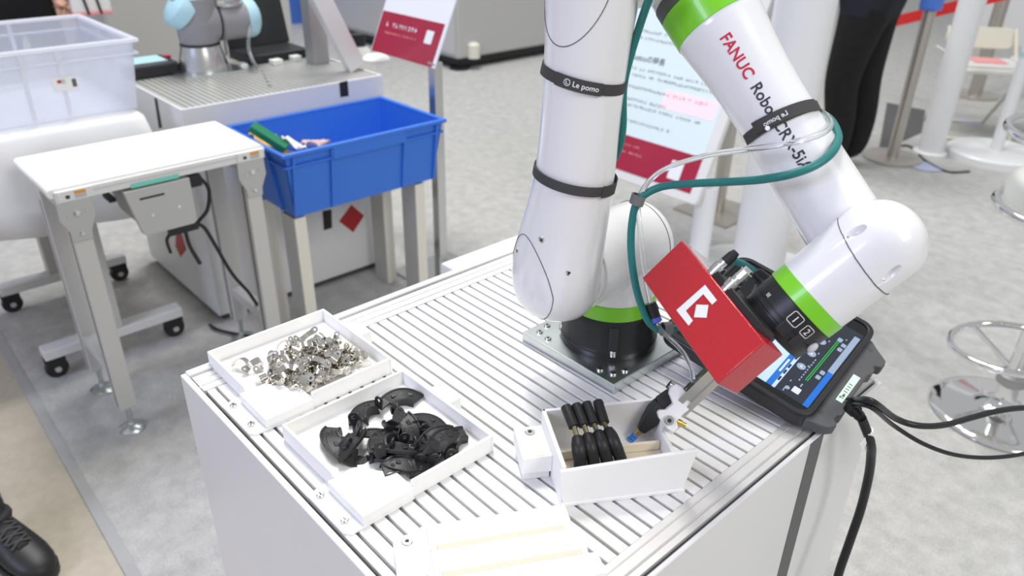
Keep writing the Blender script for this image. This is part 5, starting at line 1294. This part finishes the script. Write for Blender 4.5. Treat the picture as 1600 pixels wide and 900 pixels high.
# person behind the crate, hand holding a pouch
hA = at(100,10,0,-4.15)
baseA = V((-4.32,hA.y-.16,0)); lh = hA-baseA
yawA = -PI/2     # faces +x
c_, s_ = math.cos(-yawA), math.sin(-yawA); loc = V((lh.x*c_-lh.y*s_, lh.x*s_+lh.y*c_, lh.z))
sgn = 1 if loc.x > 0 else -1
aH = ((sgn*.19,0,1.40),(sgn*.24,.02,1.12),tuple(loc+V((sgn*-.01,-.06,.05))),(sgn*.1,.55,-.8),(-sgn*.3,.8,.55))
mk(baseA, yawA, (0,.02,0,0), (0,0,0,-.03), aH if sgn < 0 else hang(-1), aH if sgn > 0 else hang(1), ['shoe_black','apron','shirt_black','skin','hair'], .80, 'person in black clothes behind the translucent crate, hand at the waist')
pch = thing('pouch', at(143,10,0,-4.10), 'small white pouch with pink hem and black straps held behind the crate', 'pouch')
pp_ = at(143,8,0,-4.10)
MB().box((-4.13,pp_.y-.085,pp_.z-.03),(-4.10,pp_.y+.085,pp_.z+.09)).build('body', 'paper', pch, smooth=0, bevel=.006)
MB().box((-4.132,pp_.y-.087,pp_.z-.045),(-4.097,pp_.y+.087,pp_.z-.028)).build('hem', 'pinkish', pch, smooth=0, bevel=.004)
for dy in (-.02,.035): MB().bar((-4.095,pp_.y+dy,pp_.z-.04),(-4.095,pp_.y+dy-.02,pp_.z+.10), .004, .010, (0,1,0)).build('strap', 'dark_box', pch, smooth=0)
# visitor at the lower left: shoe and jeans
sh0 = at(58,892,2,.03); shd = (at(88,915,2,0)-at(5,858,2,0)); shd.z = 0; shd.normalize(); yawC = math.atan2(shd.y, shd.x)-PI/2
rgt = V((shd.y,-shd.x,0))
heel = sh0-shd*.15-rgt*.01
baseC = heel+rgt*.105-shd*.085; baseC.z = 0
J = dict(BODY); E_ = list(LE); legs(J, (0,.0,0,.0), (0,-.05,0,-.20)); arm_chain(J, E_, 'L', *behind(-1)); arm_chain(J, E_, 'R', *behind(1))
for t in 'lr':
    for k in ('ball','toe'): j = J[k+t]; J[k+t] = (j[0],j[1],j[2]+.002,j[3]*.6,j[4]*.5)
    j = J['ank'+t]; J['ank'+t] = (j[0],j[1],.125,.064,.068)
pc = person('person', baseC, yawC, J, E_, lambda p: 0 if (p.z < .075 or (p.y > (.05 if p.x < 0 else -.14) and p.z < .16)) else (1 if p.z < .95 else (2 if p.z < 1.47 else 3)), ['shoe_black','denim','shirt_black','skin'], 'visitor in jeans whose foot steps in at the lower left corner')
def shoe(base, ftw, rgt_, label):
    s = thing('shoe', base, label, 'shoe', 'black trainers of the visitor'); f_ = V(ftw); r_ = V(rgt_)
    def ring(y, z_, w, h, seg=20): return (base+f_*y+up*(z_+h), r_, up, w, h)
    secs = [(-.085,.02,.012,.02),(-.08,.012,.030,.042),(-.06,.010,.040,.052),(-.02,.010,.043,.055),(.03,.010,.045,.050),(.08,.010,.049,.040),(.12,.010,.050,.032),(.155,.010,.045,.026),(.18,.010,.034,.021),(.195,.012,.018,.014),(.199,.016,.006,.006)]
    u_ = MB().loft([ring(*q) for q in secs], 28).build('upper', 'shoe_black', s, smooth=60)
    out = [(-.088,0)]+[(q[0], q[2]*1.06) for q in secs[1:-1]]+[(.203,0)]; poly_ = [(y, w) for y, w in out]+[(y, -w) for y, w in out[1:-1][::-1]]
    MB().prism(poly_, base, f_, r_, up, .022).build('sole', 'dark_box', s, smooth=40, bevel=.004)
    def top(y, x):
        for q0, q1 in zip(secs, secs[1:]):
            if q0[0] <= y <= q1[0]:
                u = (y-q0[0])/(q1[0]-q0[0]); z_, w, h = [q0[i]+(q1[i]-q0[i])*u for i in (1,2,3)]; return z_+h+h*math.sqrt(max(.05,1-(x/w)**2))
        return .05
    MB().sheet([[base+f_*(.005+.115*a/8)+r_*(.017*b*(1-.25*a/8))+up*(top(.005+.115*a/8,.017*b)+.0015) for b in (-1,-.5,0,.5,1)] for a in range(9)]).build('tongue', 'shoe_lace', s, smooth=60, solid=.002)
    for k in range(5):
        y = .020+k*.021; w = .031-.002*k
        for sg in (-1, 1):
            MB().tube([base+f_*(y+sg*.008*v)+r_*(w*v)+up*(top(y+sg*.008*v, w*v)+.004) for v in (-1,-.66,-.33,0,.33,.66,1)], .0034, 8).build('lace', 'lace_grey', s)
    MB().lathe(base+f_*.0+up*.095, up+f_*-.1, [(0,.042),(.012,.046),(.020,.044)], 24).build('collar', 'shoe_lace', s)
    return s
rp_ = baseC-rgt*.105+shd*.065; lp_ = baseC+rgt*.105-shd*.20
shoe(rp_, shd, rgt, 'black laced trainer at the lower left corner of the floor')
shoe(lp_, shd, rgt, 'rear black trainer of the visitor beyond the lower left corner')
